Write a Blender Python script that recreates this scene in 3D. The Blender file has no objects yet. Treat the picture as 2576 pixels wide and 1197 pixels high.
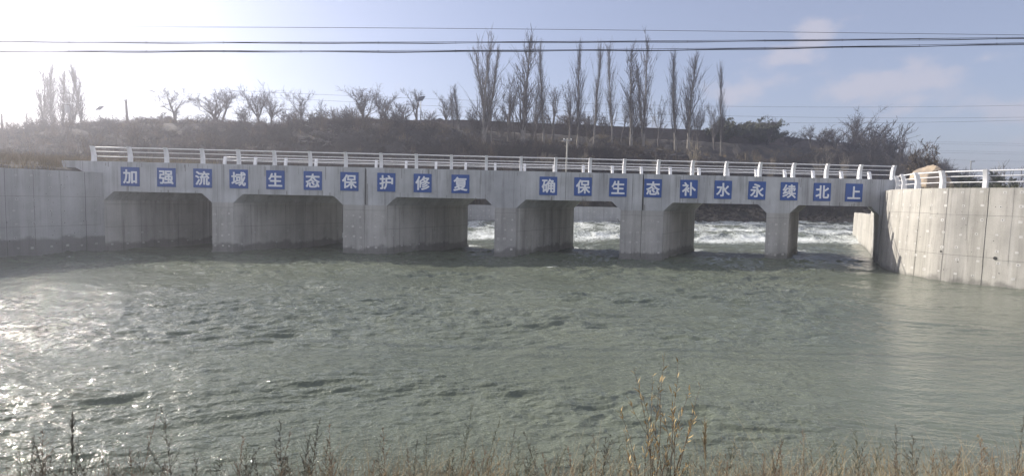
import bpy, bmesh, math, random
import numpy as np
from mathutils import Vector, Matrix

R = math.radians
SC = bpy.context.scene
COL = SC.collection

# ------------------------------------------------------------------ camera
H = 3.3                                  # eye height above the river, metres
PITCH = math.atan(98.4 / 1415.0)
ROLL = 0.02
cam_d = bpy.data.cameras.new('camera')
cam = bpy.data.objects.new('camera', cam_d)
COL.objects.link(cam)
cam_d.sensor_fit = 'HORIZONTAL'
cam_d.sensor_width = 36.0
cam_d.lens = 36.0 * 1415.0 / 2576.0
cam_d.clip_start = 0.1
cam_d.clip_end = 6000
CAM_ROT = Matrix.Rotation(math.pi / 2 - PITCH, 3, 'X') @ Matrix.Rotation(ROLL, 3, 'Z')
cam.matrix_world = Matrix.Translation((0, 0, H)) @ CAM_ROT.to_4x4()
SC.camera = cam

# ------------------------------------------------------------------ sun, sky, exposure
SUN_AZ, SUN_EL = R(-60), R(30)           # left of and beyond the bridge
SUN_DIR = Vector((math.sin(SUN_AZ) * math.cos(SUN_EL), math.cos(SUN_AZ) * math.cos(SUN_EL), math.sin(SUN_EL)))
sd_ = bpy.data.lights.new('sun', 'SUN')
sd_.energy = 4.5
sd_.angle = R(0.6)
sd_.color = (1.0, 0.93, 0.82)
sun = bpy.data.objects.new('sun', sd_)
COL.objects.link(sun)
sun.rotation_euler = SUN_DIR.to_track_quat('Z', 'Y').to_euler()

W = bpy.data.worlds.new('World')
SC.world = W
W.use_nodes = True
SC.view_settings.view_transform = 'Standard'
SC.view_settings.look = 'None'
SC.view_settings.gamma = 1.0
SC.view_settings.exposure = 0.82
SC.cycles.use_denoising = True
SC.cycles.max_bounces = 6
SC.cycles.volume_bounces = 1
SC.cycles.sample_clamp_indirect = 6.0
SC.cycles.caustics_reflective = False
SC.cycles.caustics_refractive = False


def build_world():
    nt = W.node_tree
    N, L = nt.nodes, nt.links
    N.clear()
    out = N.new('ShaderNodeOutputWorld')
    bg = N.new('ShaderNodeBackground')
    bg.inputs['Strength'].default_value = 0.091
    sky = N.new('ShaderNodeTexSky')
    sky.sky_type = 'NISHITA'
    sky.sun_disc = False
    sky.sun_elevation = SUN_EL
    sky.sun_rotation = SUN_AZ
    sky.altitude = 800
    sky.air_density = 1.0
    sky.dust_density = 2.4
    sky.ozone_density = 3.4
    tc = N.new('ShaderNodeTexCoord')
    nz = N.new('ShaderNodeTexNoise')
    nz.inputs['Scale'].default_value = 17.0
    nz.inputs['Detail'].default_value = 7.0
    nz.inputs['Roughness'].default_value = 0.55
    mp = N.new('ShaderNodeMapping')
    mp.inputs['Scale'].default_value = (1, 1, 1.6)
    L.new(tc.outputs['Generated'], mp.inputs['Vector'])
    L.new(mp.outputs['Vector'], nz.inputs['Vector'])
    # each bank of cloud: azimuth, elevation, half widths in degrees, weight
    banks = [(27.4, 14.6, 1.7, 1.3, 0.85), (25.4, 13.0, 2.6, 0.8, 0.7), (21.2, 10.6, 3.6, 1.5, 0.75),
             (31.0, 10.6, 3.4, 1.3, 0.9), (33.0, 8.9, 3.2, 1.1, 0.5), (36.9, 10.4, 1.5, 1.7, 0.7), (40.3, 11.3, 1.6, 0.5, 0.6),
             (42.0, 7.4, 2.8, 1.5, 0.7), (47.5, 9.0, 3.2, 2.6, 0.65), (36, 4.6, 9.0, 1.0, 0.3),
             (9, 6.5, 9.0, 2.2, 0.42), (66, 10, 9, 4, 0.7), (80, 14, 8, 4, 0.6)]
    total = None
    for az, el, wa, we, wt in banks:
        a, e = R(az), R(el)
        d = (math.sin(a) * math.cos(e), math.cos(a) * math.cos(e), math.sin(e))
        right = (math.cos(a), -math.sin(a), 0)
        up = (-math.sin(a) * math.sin(e), -math.cos(a) * math.sin(e), math.cos(e))

        def dot(v, k):
            n = N.new('ShaderNodeVectorMath')
            n.operation = 'DOT_PRODUCT'
            L.new(tc.outputs['Generated'], n.inputs[0])
            n.inputs[1].default_value = tuple(c * k for c in v)
            return n.outputs['Value']

        def mth(op, a_, b_=None):
            n = N.new('ShaderNodeMath')
            n.operation = op
            for i, q in enumerate((a_, b_)):
                if q is None:
                    continue
                if isinstance(q, (int, float)):
                    n.inputs[i].default_value = q
                else:
                    L.new(q, n.inputs[i])
            return n.outputs[0]
        x = dot(right, 1 / R(wa))
        y = dot(up, 1 / R(we))
        fwd = mth('GREATER_THAN', dot(d, 1.0), 0.3)
        r2 = mth('ADD', mth('MULTIPLY', x, x), mth('MULTIPLY', y, y))
        g = mth('MULTIPLY', mth('EXPONENT', mth('MULTIPLY', r2, -0.7)), wt)
        g = mth('MULTIPLY', g, fwd)
        total = g if total is None else mth('ADD', total, g)
    dens = mth('ADD', mth('MULTIPLY', total, 1.15), mth('MULTIPLY', mth('SUBTRACT', nz.outputs['Fac'], 0.5), 2.5))
    rng = N.new('ShaderNodeMapRange')
    rng.interpolation_type = 'SMOOTHSTEP'
    rng.inputs['From Min'].default_value = 0.36
    rng.inputs['From Max'].default_value = 1.05
    rng.inputs['To Min'].default_value = 0.27            # a thin veil over the whole sky
    rng.inputs['To Max'].default_value = 0.68
    L.new(dens, rng.inputs['Value'])
    mix = N.new('ShaderNodeMixRGB')
    L.new(rng.outputs['Result'], mix.inputs['Fac'])
    wb = N.new('ShaderNodeMixRGB')                 # the camera's cool-magenta white balance
    wb.blend_type = 'MULTIPLY'
    wb.inputs['Fac'].default_value = 1.0
    wb.inputs['Color2'].default_value = (1.05, 0.955, 0.95, 1)
    L.new(sky.outputs['Color'], wb.inputs['Color1'])
    L.new(wb.outputs['Color'], mix.inputs['Color1'])
    mix.inputs['Color2'].default_value = (4.5, 4.2, 4.55, 1)
    # unseen bright cloud, added behind the photographer to lift the shaded bridge face
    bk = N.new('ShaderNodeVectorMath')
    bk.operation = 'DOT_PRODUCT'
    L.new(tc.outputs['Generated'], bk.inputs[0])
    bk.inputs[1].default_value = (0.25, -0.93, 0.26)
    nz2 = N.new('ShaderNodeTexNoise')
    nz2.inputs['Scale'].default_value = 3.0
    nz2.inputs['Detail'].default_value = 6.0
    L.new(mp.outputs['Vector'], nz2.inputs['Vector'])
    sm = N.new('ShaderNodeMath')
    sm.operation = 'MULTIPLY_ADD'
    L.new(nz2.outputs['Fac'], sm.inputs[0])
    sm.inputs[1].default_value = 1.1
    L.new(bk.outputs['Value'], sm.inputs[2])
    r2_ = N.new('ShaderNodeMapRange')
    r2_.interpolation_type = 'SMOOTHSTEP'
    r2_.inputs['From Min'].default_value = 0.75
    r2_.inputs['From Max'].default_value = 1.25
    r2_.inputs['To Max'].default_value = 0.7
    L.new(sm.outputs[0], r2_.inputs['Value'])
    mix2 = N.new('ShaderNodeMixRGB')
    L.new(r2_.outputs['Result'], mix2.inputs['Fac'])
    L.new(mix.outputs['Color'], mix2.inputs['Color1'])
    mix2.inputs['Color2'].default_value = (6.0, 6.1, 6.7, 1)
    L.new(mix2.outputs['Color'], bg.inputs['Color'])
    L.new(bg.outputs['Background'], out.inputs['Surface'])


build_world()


# ------------------------------------------------------------------ pixel <-> place helpers (2576 x 1197 units of the survey photo)
def ray(u, v):
    return CAM_ROT @ Vector((u - 1288.0, -(v - 598.4), -1415.0))


def at(u, v, y):
    r = ray(u, v)
    return Vector((0, 0, H)) + r * (y / r.y)


# ------------------------------------------------------------------ noise
def _hash(ix, iy, seed):
    h = (ix.astype(np.int64) * 374761393 + iy.astype(np.int64) * 668265263 + seed * 974634777) & 0xFFFFFFFF
    h = ((h ^ (h >> 13)) * 1274126177) & 0xFFFFFFFF
    h = h ^ (h >> 16)
    return (h & 0xFFFF) / 65535.0 * 2 * np.pi


def perlin(x, y, seed=0):
    x0, y0 = np.floor(x), np.floor(y)
    fx, fy = x - x0, y - y0
    u = fx * fx * fx * (fx * (fx * 6 - 15) + 10)
    v = fy * fy * fy * (fy * (fy * 6 - 15) + 10)

    def g(dx, dy):
        a = _hash(x0 + dx, y0 + dy, seed)
        return np.cos(a) * (fx - dx) + np.sin(a) * (fy - dy)
    a = g(0, 0) * (1 - u) + g(1, 0) * u
    b = g(0, 1) * (1 - u) + g(1, 1) * u
    return (a * (1 - v) + b * v) * 1.5


def fbm(x, y, oct=4, seed=0):
    s = np.zeros_like(x, dtype=float)
    a = 1.0
    for i in range(oct):
        s += a * perlin(x, y, seed + i * 17)
        x, y, a = x * 2.03, y * 2.03, a * 0.5
    return s


def sstep(t):
    t = np.clip(t, 0, 1)
    return t * t * (3 - 2 * t)


# ------------------------------------------------------------------ materials
def nodes(name):
    m = bpy.data.materials.new(name)
    m.use_nodes = True
    nt = m.node_tree
    return m, nt.nodes, nt.links, nt.nodes['Principled BSDF']


def pos_noise(N, L, scale, detail=4, stretch=(1, 1, 1), rough=0.55):
    g = N.new('ShaderNodeNewGeometry')
    mp = N.new('ShaderNodeMapping')
    mp.inputs['Scale'].default_value = stretch
    L.new(g.outputs['Position'], mp.inputs['Vector'])
    n = N.new('ShaderNodeTexNoise')
    n.inputs['Scale'].default_value = scale
    n.inputs['Detail'].default_value = detail
    n.inputs['Roughness'].default_value = rough
    L.new(mp.outputs['Vector'], n.inputs['Vector'])
    return n.outputs['Fac']


def ramp(N, L, src, stops):
    r = N.new('ShaderNodeValToRGB')
    e = r.color_ramp.elements
    while len(e) < len(stops):
        e.new(0.5)
    for el, (p, c) in zip(e, stops):
        el.position = p
        el.color = (*c, 1) if len(c) == 3 else c
    L.new(src, r.inputs['Fac'])
    return r.outputs['Color']


def mixc(N, L, mode, fac, a, b):
    n = N.new('ShaderNodeMixRGB')
    n.blend_type = mode
    for k, q in (('Fac', fac), ('Color1', a), ('Color2', b)):
        if isinstance(q, (int, float)):
            n.inputs[k].default_value = q
        elif isinstance(q, tuple):
            n.inputs[k].default_value = (*q, 1)
        else:
            L.new(q, n.inputs[k])
    return n.outputs['Color']


def simple(name, c1, c2=None, scale=3.0, rough=0.8, metal=0.0, stretch=(1, 1, 1), bump=0.0):
    m, N, L, B = nodes(name)
    B.inputs['Roughness'].default_value = rough
    B.inputs['Metallic'].default_value = metal
    f = pos_noise(N, L, scale, 5, stretch)
    c2 = c2 or tuple(x * 0.8 for x in c1)
    L.new(ramp(N, L, f, [(0.32, c2), (0.68, c1)]), B.inputs['Base Color'])
    if bump:
        b = N.new('ShaderNodeBump')
        b.inputs['Strength'].default_value = bump
        b.inputs['Distance'].default_value = 0.05
        L.new(f, b.inputs['Height'])
        L.new(b.outputs['Normal'], B.inputs['Normal'])
    return m


def concrete(name, base, streak=0.5, wet_z=0.45, warm=0.0):
    """cast concrete: mottling, drip streaks, board tone changes and a stained waterline"""
    m, N, L, B = nodes(name)
    B.inputs['Roughness'].default_value = 0.85
    mott = pos_noise(N, L, 0.9, 8)
    c = ramp(N, L, mott, [(0.3, tuple(x * 0.82 for x in base)), (0.7, tuple(min(1, x * 1.1) for x in base))])
    fine = pos_noise(N, L, 26, 4)
    c = mixc(N, L, 'MULTIPLY', 0.35, c, ramp(N, L, fine, [(0.35, (0.72, 0.72, 0.72)), (0.6, (1, 1, 1))]))
    dr = pos_noise(N, L, 3.4, 5, (1, 1, 0.05), 0.6)
    c = mixc(N, L, 'MULTIPLY', streak, c, ramp(N, L, dr, [(0.33, (0.42, 0.41, 0.40)), (0.5, (1, 1, 1))]))
    dr3 = pos_noise(N, L, 8.0, 4, (1, 1, 0.035), 0.6)
    brk = pos_noise(N, L, 1.1, 3)
    fac3 = N.new('ShaderNodeMath')
    fac3.operation = 'MULTIPLY'
    bm_ = N.new('ShaderNodeMapRange')
    bm_.inputs['From Min'].default_value = 0.42
    bm_.inputs['From Max'].default_value = 0.62
    L.new(brk, bm_.inputs['Value'])
    L.new(bm_.outputs['Result'], fac3.inputs[0])
    fac3.inputs[1].default_value = streak * 1.3
    c = mixc(N, L, 'MULTIPLY', fac3.outputs[0], c, ramp(N, L, dr3, [(0.36, (0.5, 0.49, 0.47)), (0.47, (1, 1, 1))]))
    dr2 = pos_noise(N, L, 5.5, 3, (1, 1, 0.03), 0.5)
    c = mixc(N, L, 'SCREEN', 0.10, c, ramp(N, L, dr2, [(0.58, (0, 0, 0)), (0.72, (1, 1, 1))]))
    pan = pos_noise(N, L, 0.62, 2, (1, 1, 0.03), 0.3)
    c = mixc(N, L, 'MULTIPLY', 0.9, c, ramp(N, L, pan, [(0.36, (0.76, 0.76, 0.77)), (0.46, (0.92, 0.92, 0.92)), (0.5, (1, 1, 1)), (0.62, (0.86, 0.86, 0.85))]))
    # waterline stain with a ragged top
    g = N.new('ShaderNodeNewGeometry')
    sx = N.new('ShaderNodeSeparateXYZ')
    L.new(g.outputs['Position'], sx.inputs[0])
    nz = pos_noise(N, L, 1.3, 4)
    add = N.new('ShaderNodeMath')
    add.operation = 'MULTIPLY_ADD'
    L.new(nz, add.inputs[0])
    add.inputs[1].default_value = -0.9
    L.new(sx.outputs['Z'], add.inputs[2])
    mr = N.new('ShaderNodeMapRange')
    mr.interpolation_type = 'SMOOTHSTEP'
    mr.inputs['From Min'].default_value = wet_z - 0.62
    mr.inputs['From Max'].default_value = wet_z - 0.40
    mr.inputs['To Min'].default_value = 0.58
    mr.inputs['To Max'].default_value = 0.0
    L.new(add.outputs[0], mr.inputs['Value'])
    c = mixc(N, L, 'MIX', mr.outputs['Result'], c, (0.075, 0.075, 0.07))
    L.new(c, B.inputs['Base Color'])
    b = N.new('ShaderNodeBump')
    b.inputs['Strength'].default_value = 0.25
    b.inputs['Distance'].default_value = 0.02
    L.new(fine, b.inputs['Height'])
    L.new(b.outputs['Normal'], B.inputs['Normal'])
    return m


M = {}
M['concrete'] = concrete('bridge deck concrete', (0.52, 0.53, 0.545), 0.40)  # one cool grey base colour for the whole deck
M['concrete_pier'] = concrete('pier concrete', (0.47, 0.46, 0.445), 0.42, 0.5)
M['concrete_wall'] = concrete('pale wall concrete', (0.485, 0.465, 0.425), 0.36, 0.14)
M['concrete_left'] = concrete('grey wall concrete', (0.46, 0.465, 0.47), 0.28, 0.95)
M['joint'] = simple('dark joint', (0.05, 0.05, 0.05), (0.03, 0.03, 0.03), 6, 0.95)
M['hairline'] = simple('faint joint', (0.2, 0.195, 0.185), (0.12, 0.12, 0.115), 4, 0.95)
M['drip'] = simple('drip stain', (0.33, 0.33, 0.32), (0.20, 0.20, 0.195), 6, 0.9, 0, (1, 1, 0.15))
M['patch'] = simple('mortar patch', (0.585, 0.575, 0.55), (0.48, 0.47, 0.455), 9, 0.9)
M['patch_dull'] = simple('dull mortar patch', (0.47, 0.47, 0.47), (0.40, 0.40, 0.40), 9, 0.9)
M['ink'] = simple('tie stub', (0.06, 0.06, 0.06), (0.04, 0.04, 0.04), 8, 0.9)
M['white_paint'] = simple('white paint', (0.77, 0.77, 0.78), (0.66, 0.66, 0.67), 5, 0.5)
M['sign_blue'] = simple('blue panel', (0.022, 0.085, 0.32), (0.017, 0.068, 0.26), 2.5, 0.4)
M['sign_white'] = simple('white lettering', (0.78, 0.79, 0.82), (0.72, 0.73, 0.76), 4, 0.5)
M['bark'] = simple('bark', (0.16, 0.14, 0.125), (0.09, 0.08, 0.072), 7, 0.9, 0, (1, 1, 0.3), 0.3)
M['bark_pale'] = simple('pale bark', (0.26, 0.24, 0.215), (0.15, 0.14, 0.125), 6, 0.9, 0, (1, 1, 0.3), 0.3)
M['twig'] = simple('twig', (0.085, 0.072, 0.064), (0.05, 0.044, 0.04), 2, 0.9)
M['twig_brown'] = simple('brown twig', (0.13, 0.095, 0.065), (0.07, 0.055, 0.04), 1.2, 0.9)
M['brush'] = simple('hillside brush twig', (0.058, 0.048, 0.044), (0.018, 0.016, 0.016), 0.35, 0.95)
M['pale_twig'] = simple('pale twig', (0.30, 0.26, 0.20), (0.18, 0.155, 0.12), 1.2, 0.9)
M['willow_leaf'] = simple('willow leaf', (0.105, 0.115, 0.055), (0.06, 0.065, 0.035), 1.4, 0.8)
M['brown_leaf'] = simple('withered leaf', (0.12, 0.09, 0.05), (0.07, 0.052, 0.035), 1.5, 0.85)
M['pine'] = simple('pine needle', (0.045, 0.06, 0.035), (0.022, 0.03, 0.02), 2, 0.85)
M['dry_grass'] = simple('dry grass', (0.26, 0.20, 0.11), (0.13, 0.10, 0.06), 0.8, 0.9)
M['steel'] = simple('galvanised steel', (0.32, 0.33, 0.34), (0.25, 0.26, 0.27), 4, 0.45, 0.6)
M['pole_wood'] = simple('weathered pole', (0.15, 0.135, 0.12), (0.09, 0.08, 0.07), 5, 0.9, 0, (1, 1, 0.2))
M['pole_pale'] = simple('pale pole', (0.42, 0.41, 0.36), (0.30, 0.29, 0.26), 4, 0.85)
M['solar'] = simple('solar panel', (0.03, 0.035, 0.06), (0.02, 0.024, 0.04), 3, 0.25)
M['cable'] = simple('black cable', (0.05, 0.052, 0.07), (0.035, 0.037, 0.05), 2, 0.6)
M['wire'] = simple('bare wire', (0.16, 0.16, 0.17), (0.11, 0.11, 0.12), 2, 0.5, 0.3)
M['brick'] = simple('dark brick', (0.14, 0.115, 0.10), (0.085, 0.072, 0.066), 1.5, 0.9, 0, (1, 1, 4), 0.3)
M['plaster'] = simple('grey plaster', (0.24, 0.225, 0.205), (0.17, 0.16, 0.15), 0.8, 0.9)
M['roof'] = simple('old roof tiles', (0.11, 0.095, 0.09), (0.07, 0.062, 0.06), 2.5, 0.9, 0, (1, 1, 3), 0.3)
M['dark_glass'] = simple('window glass', (0.03, 0.035, 0.04), (0.02, 0.024, 0.03), 1, 0.15)
M['boulder'] = simple('boulder stone', (0.42, 0.33, 0.23), (0.24, 0.20, 0.165), 2.2, 0.9, 0, (1, 1, 1), 0.8)
M['rubble'] = simple('rubble stone', (0.17, 0.145, 0.12), (0.05, 0.043, 0.038), 1.6, 0.95)
M['slab'] = simple('broken slab', (0.21, 0.195, 0.18), (0.12, 0.115, 0.105), 1.6, 0.95)
M['weed_dark'] = simple('dark weed', (0.11, 0.098, 0.072), (0.06, 0.054, 0.042), 9, 0.9)  # also carries the backlit look of the left weeds in its colour
M['weed_green'] = simple('grey green weed', (0.10, 0.105, 0.065), (0.055, 0.06, 0.038), 9, 0.9)
M['weed_brown'] = simple('russet weed', (0.22, 0.14, 0.085), (0.11, 0.072, 0.046), 8, 0.9)
M['weed_straw'] = simple('straw weed', (0.36, 0.28, 0.16), (0.19, 0.15, 0.09), 8, 0.9)
M['yellow_leaf'] = simple('yellow willow leaf', (0.50, 0.37, 0.17), (0.34, 0.23, 0.10), 14, 0.7)
M['stem_brown'] = simple('brown stem', (0.11, 0.075, 0.05), (0.065, 0.048, 0.035), 12, 0.8)


def ground_mat(name, cols, scale, grass=None):
    m, N, L, B = nodes(name)
    B.inputs['Roughness'].default_value = 0.95
    f = pos_noise(N, L, scale, 9, (1, 1, 1), 0.65)
    c = ramp(N, L, f, cols)
    f2 = pos_noise(N, L, scale * 14, 5)
    c = mixc(N, L, 'MULTIPLY', 0.6, c, ramp(N, L, f2, [(0.35, (0.55, 0.55, 0.55)), (0.62, (1, 1, 1))]))
    f3 = pos_noise(N, L, scale * 4, 6)
    c = mixc(N, L, 'MULTIPLY', 0.8, c, ramp(N, L, f3, [(0.38, (0.4, 0.4, 0.42)), (0.58, (1, 1, 1))]))
    L.new(c, B.inputs['Base Color'])
    b = N.new('ShaderNodeBump')
    b.inputs['Strength'].default_value = 0.9
    b.inputs['Distance'].default_value = 0.3
    L.new(f2, b.inputs['Height'])
    L.new(b.outputs['Normal'], B.inputs['Normal'])
    return m


M['hill'] = ground_mat('dry hillside', [(0.30, (0.028, 0.025, 0.025)), (0.5, (0.050, 0.044, 0.040)), (0.72, (0.12, 0.098, 0.07))], 0.16)
M['bank'] = ground_mat('bank soil', [(0.30, (0.05, 0.042, 0.03)), (0.5, (0.10, 0.085, 0.06)), (0.72, (0.16, 0.13, 0.085))], 0.9)


def water_mat():
    m, N, L, B = nodes('river water')
    at_ = N.new('ShaderNodeAttribute')
    at_.attribute_name = 'foam'
    tone = pos_noise(N, L, 0.10, 4)
    wc = ramp(N, L, tone, [(0.33, (0.092, 0.108, 0.084)), (0.67, (0.138, 0.154, 0.116))])
    brk = pos_noise(N, L, 5.0, 6, (1, 1, 1), 0.65)
    mr = N.new('ShaderNodeMapRange')
    mr.interpolation_type = 'SMOOTHSTEP'
    L.new(brk, mr.inputs['Value'])
    mr.inputs['From Min'].default_value = 0.34
    mr.inputs['From Max'].default_value = 0.62
    mr.inputs['To Min'].default_value = -0.35
    mr.inputs['To Max'].default_value = 0.35
    ad = N.new('ShaderNodeMath')
    ad.operation = 'ADD'
    ad.use_clamp = True
    L.new(mr.outputs['Result'], ad.inputs[0])
    L.new(at_.outputs['Fac'], ad.inputs[1])
    gate = N.new('ShaderNodeMath')
    gate.operation = 'MULTIPLY'
    gate.use_clamp = True
    gt = N.new('ShaderNodeMapRange')
    gt.inputs['From Min'].default_value = 0.02
    gt.inputs['From Max'].default_value = 0.25
    L.new(at_.outputs['Fac'], gt.inputs['Value'])
    L.new(gt.outputs['Result'], gate.inputs[0])
    L.new(ad.outputs[0], gate.inputs[1])
    foam = gate.outputs[0]
    c = mixc(N, L, 'MIX', foam, wc, (0.70, 0.73, 0.72))
    L.new(c, B.inputs['Base Color'])
    ro = N.new('ShaderNodeMapRange')
    L.new(foam, ro.inputs['Value'])
    ro.inputs['To Min'].default_value = 0.045
    ro.inputs['To Max'].default_value = 0.65
    L.new(ro.outputs['Result'], B.inputs['Roughness'])
    B.inputs['IOR'].default_value = 1.333
    h1 = pos_noise(N, L, 2.6, 5, (0.75, 1.25, 1), 0.6)
    h2 = pos_noise(N, L, 9.0, 3, (0.8, 1.2, 1), 0.55)
    s = N.new('ShaderNodeMath')
    s.operation = 'MULTIPLY_ADD'
    L.new(h2, s.inputs[0])
    s.inputs[1].default_value = 0.34
    L.new(h1, s.inputs[2])
    b = N.new('ShaderNodeBump')
    b.inputs['Strength'].default_value = 1.0
    b.inputs['Distance'].default_value = 0.095
    ru = N.new('ShaderNodeAttribute')
    ru.attribute_name = 'ruffle'
    L.new(ru.outputs['Fac'], b.inputs['Strength'])
    L.new(s.outputs[0], b.inputs['Height'])
    L.new(b.outputs['Normal'], B.inputs['Normal'])
    return m


M['water'] = water_mat()


# ------------------------------------------------------------------ object helpers
def link(name, me, parent=None):
    o = bpy.data.objects.new(name, me)
    COL.objects.link(o)
    if parent is not None:
        o.parent = parent
    return o


def tag(o, label=None, cat=None, group=None, kind=None):
    if label:
        o['label'] = label
    if cat:
        o['category'] = cat
    if group:
        o['group'] = group
    if kind:
        o['kind'] = kind
    return o


def thing(name, label, cat, loc=(0, 0, 0), rz=0.0, group=None):
    o = bpy.data.objects.new(name, None)
    COL.objects.link(o)
    o.location = loc
    o.rotation_euler = (0, 0, rz)
    o.empty_display_size = 0.2
    return tag(o, label, cat, group)


def np_mesh(name, V, F, mats, mi=None, smooth=False):
    V = np.asarray(V, dtype=np.float32)
    F = np.asarray(F, dtype=np.int32)
    k = F.shape[1]
    me = bpy.data.meshes.new(name)
    me.vertices.add(len(V))
    me.vertices.foreach_set('co', V.ravel())
    me.loops.add(F.size)
    me.loops.foreach_set('vertex_index', F.ravel())
    me.polygons.add(len(F))
    me.polygons.foreach_set('loop_start', np.arange(len(F), dtype=np.int32) * k)
    if mi is not None:
        me.polygons.foreach_set('material_index', np.asarray(mi, dtype=np.int32))
    if smooth:
        me.polygons.foreach_set('use_smooth', np.ones(len(F), dtype=bool))
    for m in (mats if isinstance(mats, (list, tuple)) else [mats]):
        me.materials.append(m)
    me.update(calc_edges=True)
    me.validate()
    return me


class MB:
    """collects polygons, one mesh at the end"""
    def __init__(s):
        s.v, s.f, s.m = [], [], []

    def poly(s, pts, m=0):
        b = len(s.v)
        s.v += [tuple(p) for p in pts]
        s.f.append(tuple(range(b, b + len(pts))))
        s.m.append(m)

    def hexa(s, p, m=0):                     # 8 corners: bottom ring, top ring
        b = len(s.v)
        s.v += [tuple(q) for q in p]
        for f in ((3, 2, 1, 0), (4, 5, 6, 7), (0, 1, 5, 4), (1, 2, 6, 5), (2, 3, 7, 6), (3, 0, 4, 7)):
            s.f.append(tuple(b + i for i in f))
            s.m.append(m)

    def box(s, x0, x1, y0, y1, z0, z1, m=0):
        s.hexa([(x0, y0, z0), (x1, y0, z0), (x1, y1, z0), (x0, y1, z0), (x0, y0, z1), (x1, y0, z1), (x1, y1, z1), (x0, y1, z1)], m)

    def prism(s, ring0, ring1, m=0, caps=True):
        b, n = len(s.v), len(ring0)
        s.v += [tuple(q) for q in ring0] + [tuple(q) for q in ring1]
        for i in range(n):
            j = (i + 1) % n
            s.f.append((b + i, b + j, b + n + j, b + n + i))
            s.m.append(m)
        if caps:
            s.f.append(tuple(b + i for i in reversed(range(n))))
            s.f.append(tuple(b + n + i for i in range(n)))
            s.m += [m, m]

    def tube(s, pts, r, n=8, m=0):
        pts = [Vector(p) for p in pts]
        rings = []
        for i, p in enumerate(pts):
            d = (pts[min(i + 1, len(pts) - 1)] - pts[max(i - 1, 0)]).normalized()
            a = d.cross(Vector((0, 0, 1)))
            if a.length < 1e-3:
                a = Vector((1, 0, 0))
            a.normalize()
            c = d.cross(a)
            rr = r[i] if isinstance(r, (list, tuple)) else r
            rings.append([p + (a * math.cos(t) + c * math.sin(t)) * rr for t in (2 * math.pi * k / n for k in range(n))])
        b = len(s.v)
        for q in rings:
            s.v += [tuple(x) for x in q]
        for i in range(len(pts) - 1):
            for k in range(n):
                k2 = (k + 1) % n
                s.f.append((b + i * n + k, b + i * n + k2, b + (i + 1) * n + k2, b + (i + 1) * n + k))
                s.m.append(m)
        s.f.append(tuple(b + k for k in reversed(range(n))))
        s.f.append(tuple(b + (len(pts) - 1) * n + k for k in range(n)))
        s.m += [m, m]

    def mesh(s, name, mats, smooth=False, bevel=0.0):
        me = bpy.data.meshes.new(name)
        me.from_pydata(s.v, [], s.f)
        for m in (mats if isinstance(mats, (list, tuple)) else [mats]):
            me.materials.append(m)
        me.polygons.foreach_set('material_index', s.m)
        bm = bmesh.new()
        bm.from_mesh(me)
        if bevel:
            es = [e for e in bm.edges if e.is_manifold and e.calc_face_angle(0) > 0.6]
            bmesh.ops.bevel(bm, geom=es, offset=bevel, segments=2, affect='EDGES')
        bmesh.ops.recalc_face_normals(bm, faces=bm.faces)
        if smooth:
            for f in bm.faces:
                f.smooth = True
        bm.to_mesh(me)
        bm.free()
        return me

    def build(s, name, mats, parent=None, smooth=False, bevel=0.0):
        return link(name, s.mesh(name, mats, smooth, bevel), parent)


def tubes_np(segs, n=3):
    """segs: (N,8) p0, p1, r0, r1 -> vertices and quads"""
    S = np.asarray(segs, dtype=np.float64)
    p0, p1, r0, r1 = S[:, 0:3], S[:, 3:6], S[:, 6:7], S[:, 7:8]
    d = p1 - p0
    d /= np.maximum(np.linalg.norm(d, axis=1, keepdims=True), 1e-9)
    ref = np.where(np.abs(d[:, 2:3]) > 0.9, np.array([[1.0, 0, 0]]), np.array([[0, 0, 1.0]]))
    a = np.cross(d, ref)
    a /= np.maximum(np.linalg.norm(a, axis=1, keepdims=True), 1e-9)
    b = np.cross(d, a)
    V = np.zeros((len(S), 2 * n, 3))
    for k in range(n):
        t = 2 * np.pi * k / n
        o = a * np.cos(t) + b * np.sin(t)
        V[:, k] = p0 + o * r0
        V[:, n + k] = p1 + o * r1
    base = (np.arange(len(S)) * 2 * n)[:, None]
    F = np.concatenate([base + np.array([[k, (k + 1) % n, n + (k + 1) % n, n + k]]) for k in range(n)], axis=0)
    return V.reshape(-1, 3), F


# ------------------------------------------------------------------ the river's outline and the land
def catmull(P, step):
    P = [Vector(p) for p in P]
    out = []
    for i in range(len(P) - 1):
        p0, p1, p2, p3 = P[max(i - 1, 0)], P[i], P[i + 1], P[min(i + 2, len(P) - 1)]
        n = max(2, int((p2 - p1).length / step))
        for k in range(n):
            t = k / n
            out.append(0.5 * ((2 * p1) + (p2 - p0) * t + (2 * p0 - 5 * p1 + 4 * p2 - p3) * t * t + (3 * p1 - p0 - 3 * p2 + p3) * t ** 3))
    out.append(P[-1])
    return out


BW = 6.75                      # width of the bridge across the deck
def bp(X, t, z):               # bridge frame: X along the face, t upstream through it (the piers are skewed), z up
    return Vector((X + t * 0.593, 0.037 * X + 31.72 + t, z))


def deck_z(X):
    return 4.86 - 0.0015 * X


RIGHT_WALL = catmull([(21.25, 32.5), (20.45, 31.0), (19.80, 29.5), (19.42, 28.0), (19.35, 26.7), (19.62, 25.5), (20.25, 24.5), (21.0, 23.4), (21.9, 22.3), (23.4, 20.6), (27, 17.2), (33, 13.5), (42, 10)], 0.25)
LEFT_WALL = catmull([(-22.42, 30.89), (-22.75, 29.8), (-23.3, 28.6), (-23.9, 27.3), (-24.4, 26.2), (-25.2, 24.6), (-27, 22), (-31, 19), (-45, 15)], 0.25)
UP_RIGHT = [bp(21.15, BW, 0).to_2d(), Vector((29.6, 47.5)), Vector((33.6, 55.5))]
UP_LEFT = [Vector((-6.5, 61.5)), Vector((4, 63.8)), Vector((13.2, 66.0))]

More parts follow.
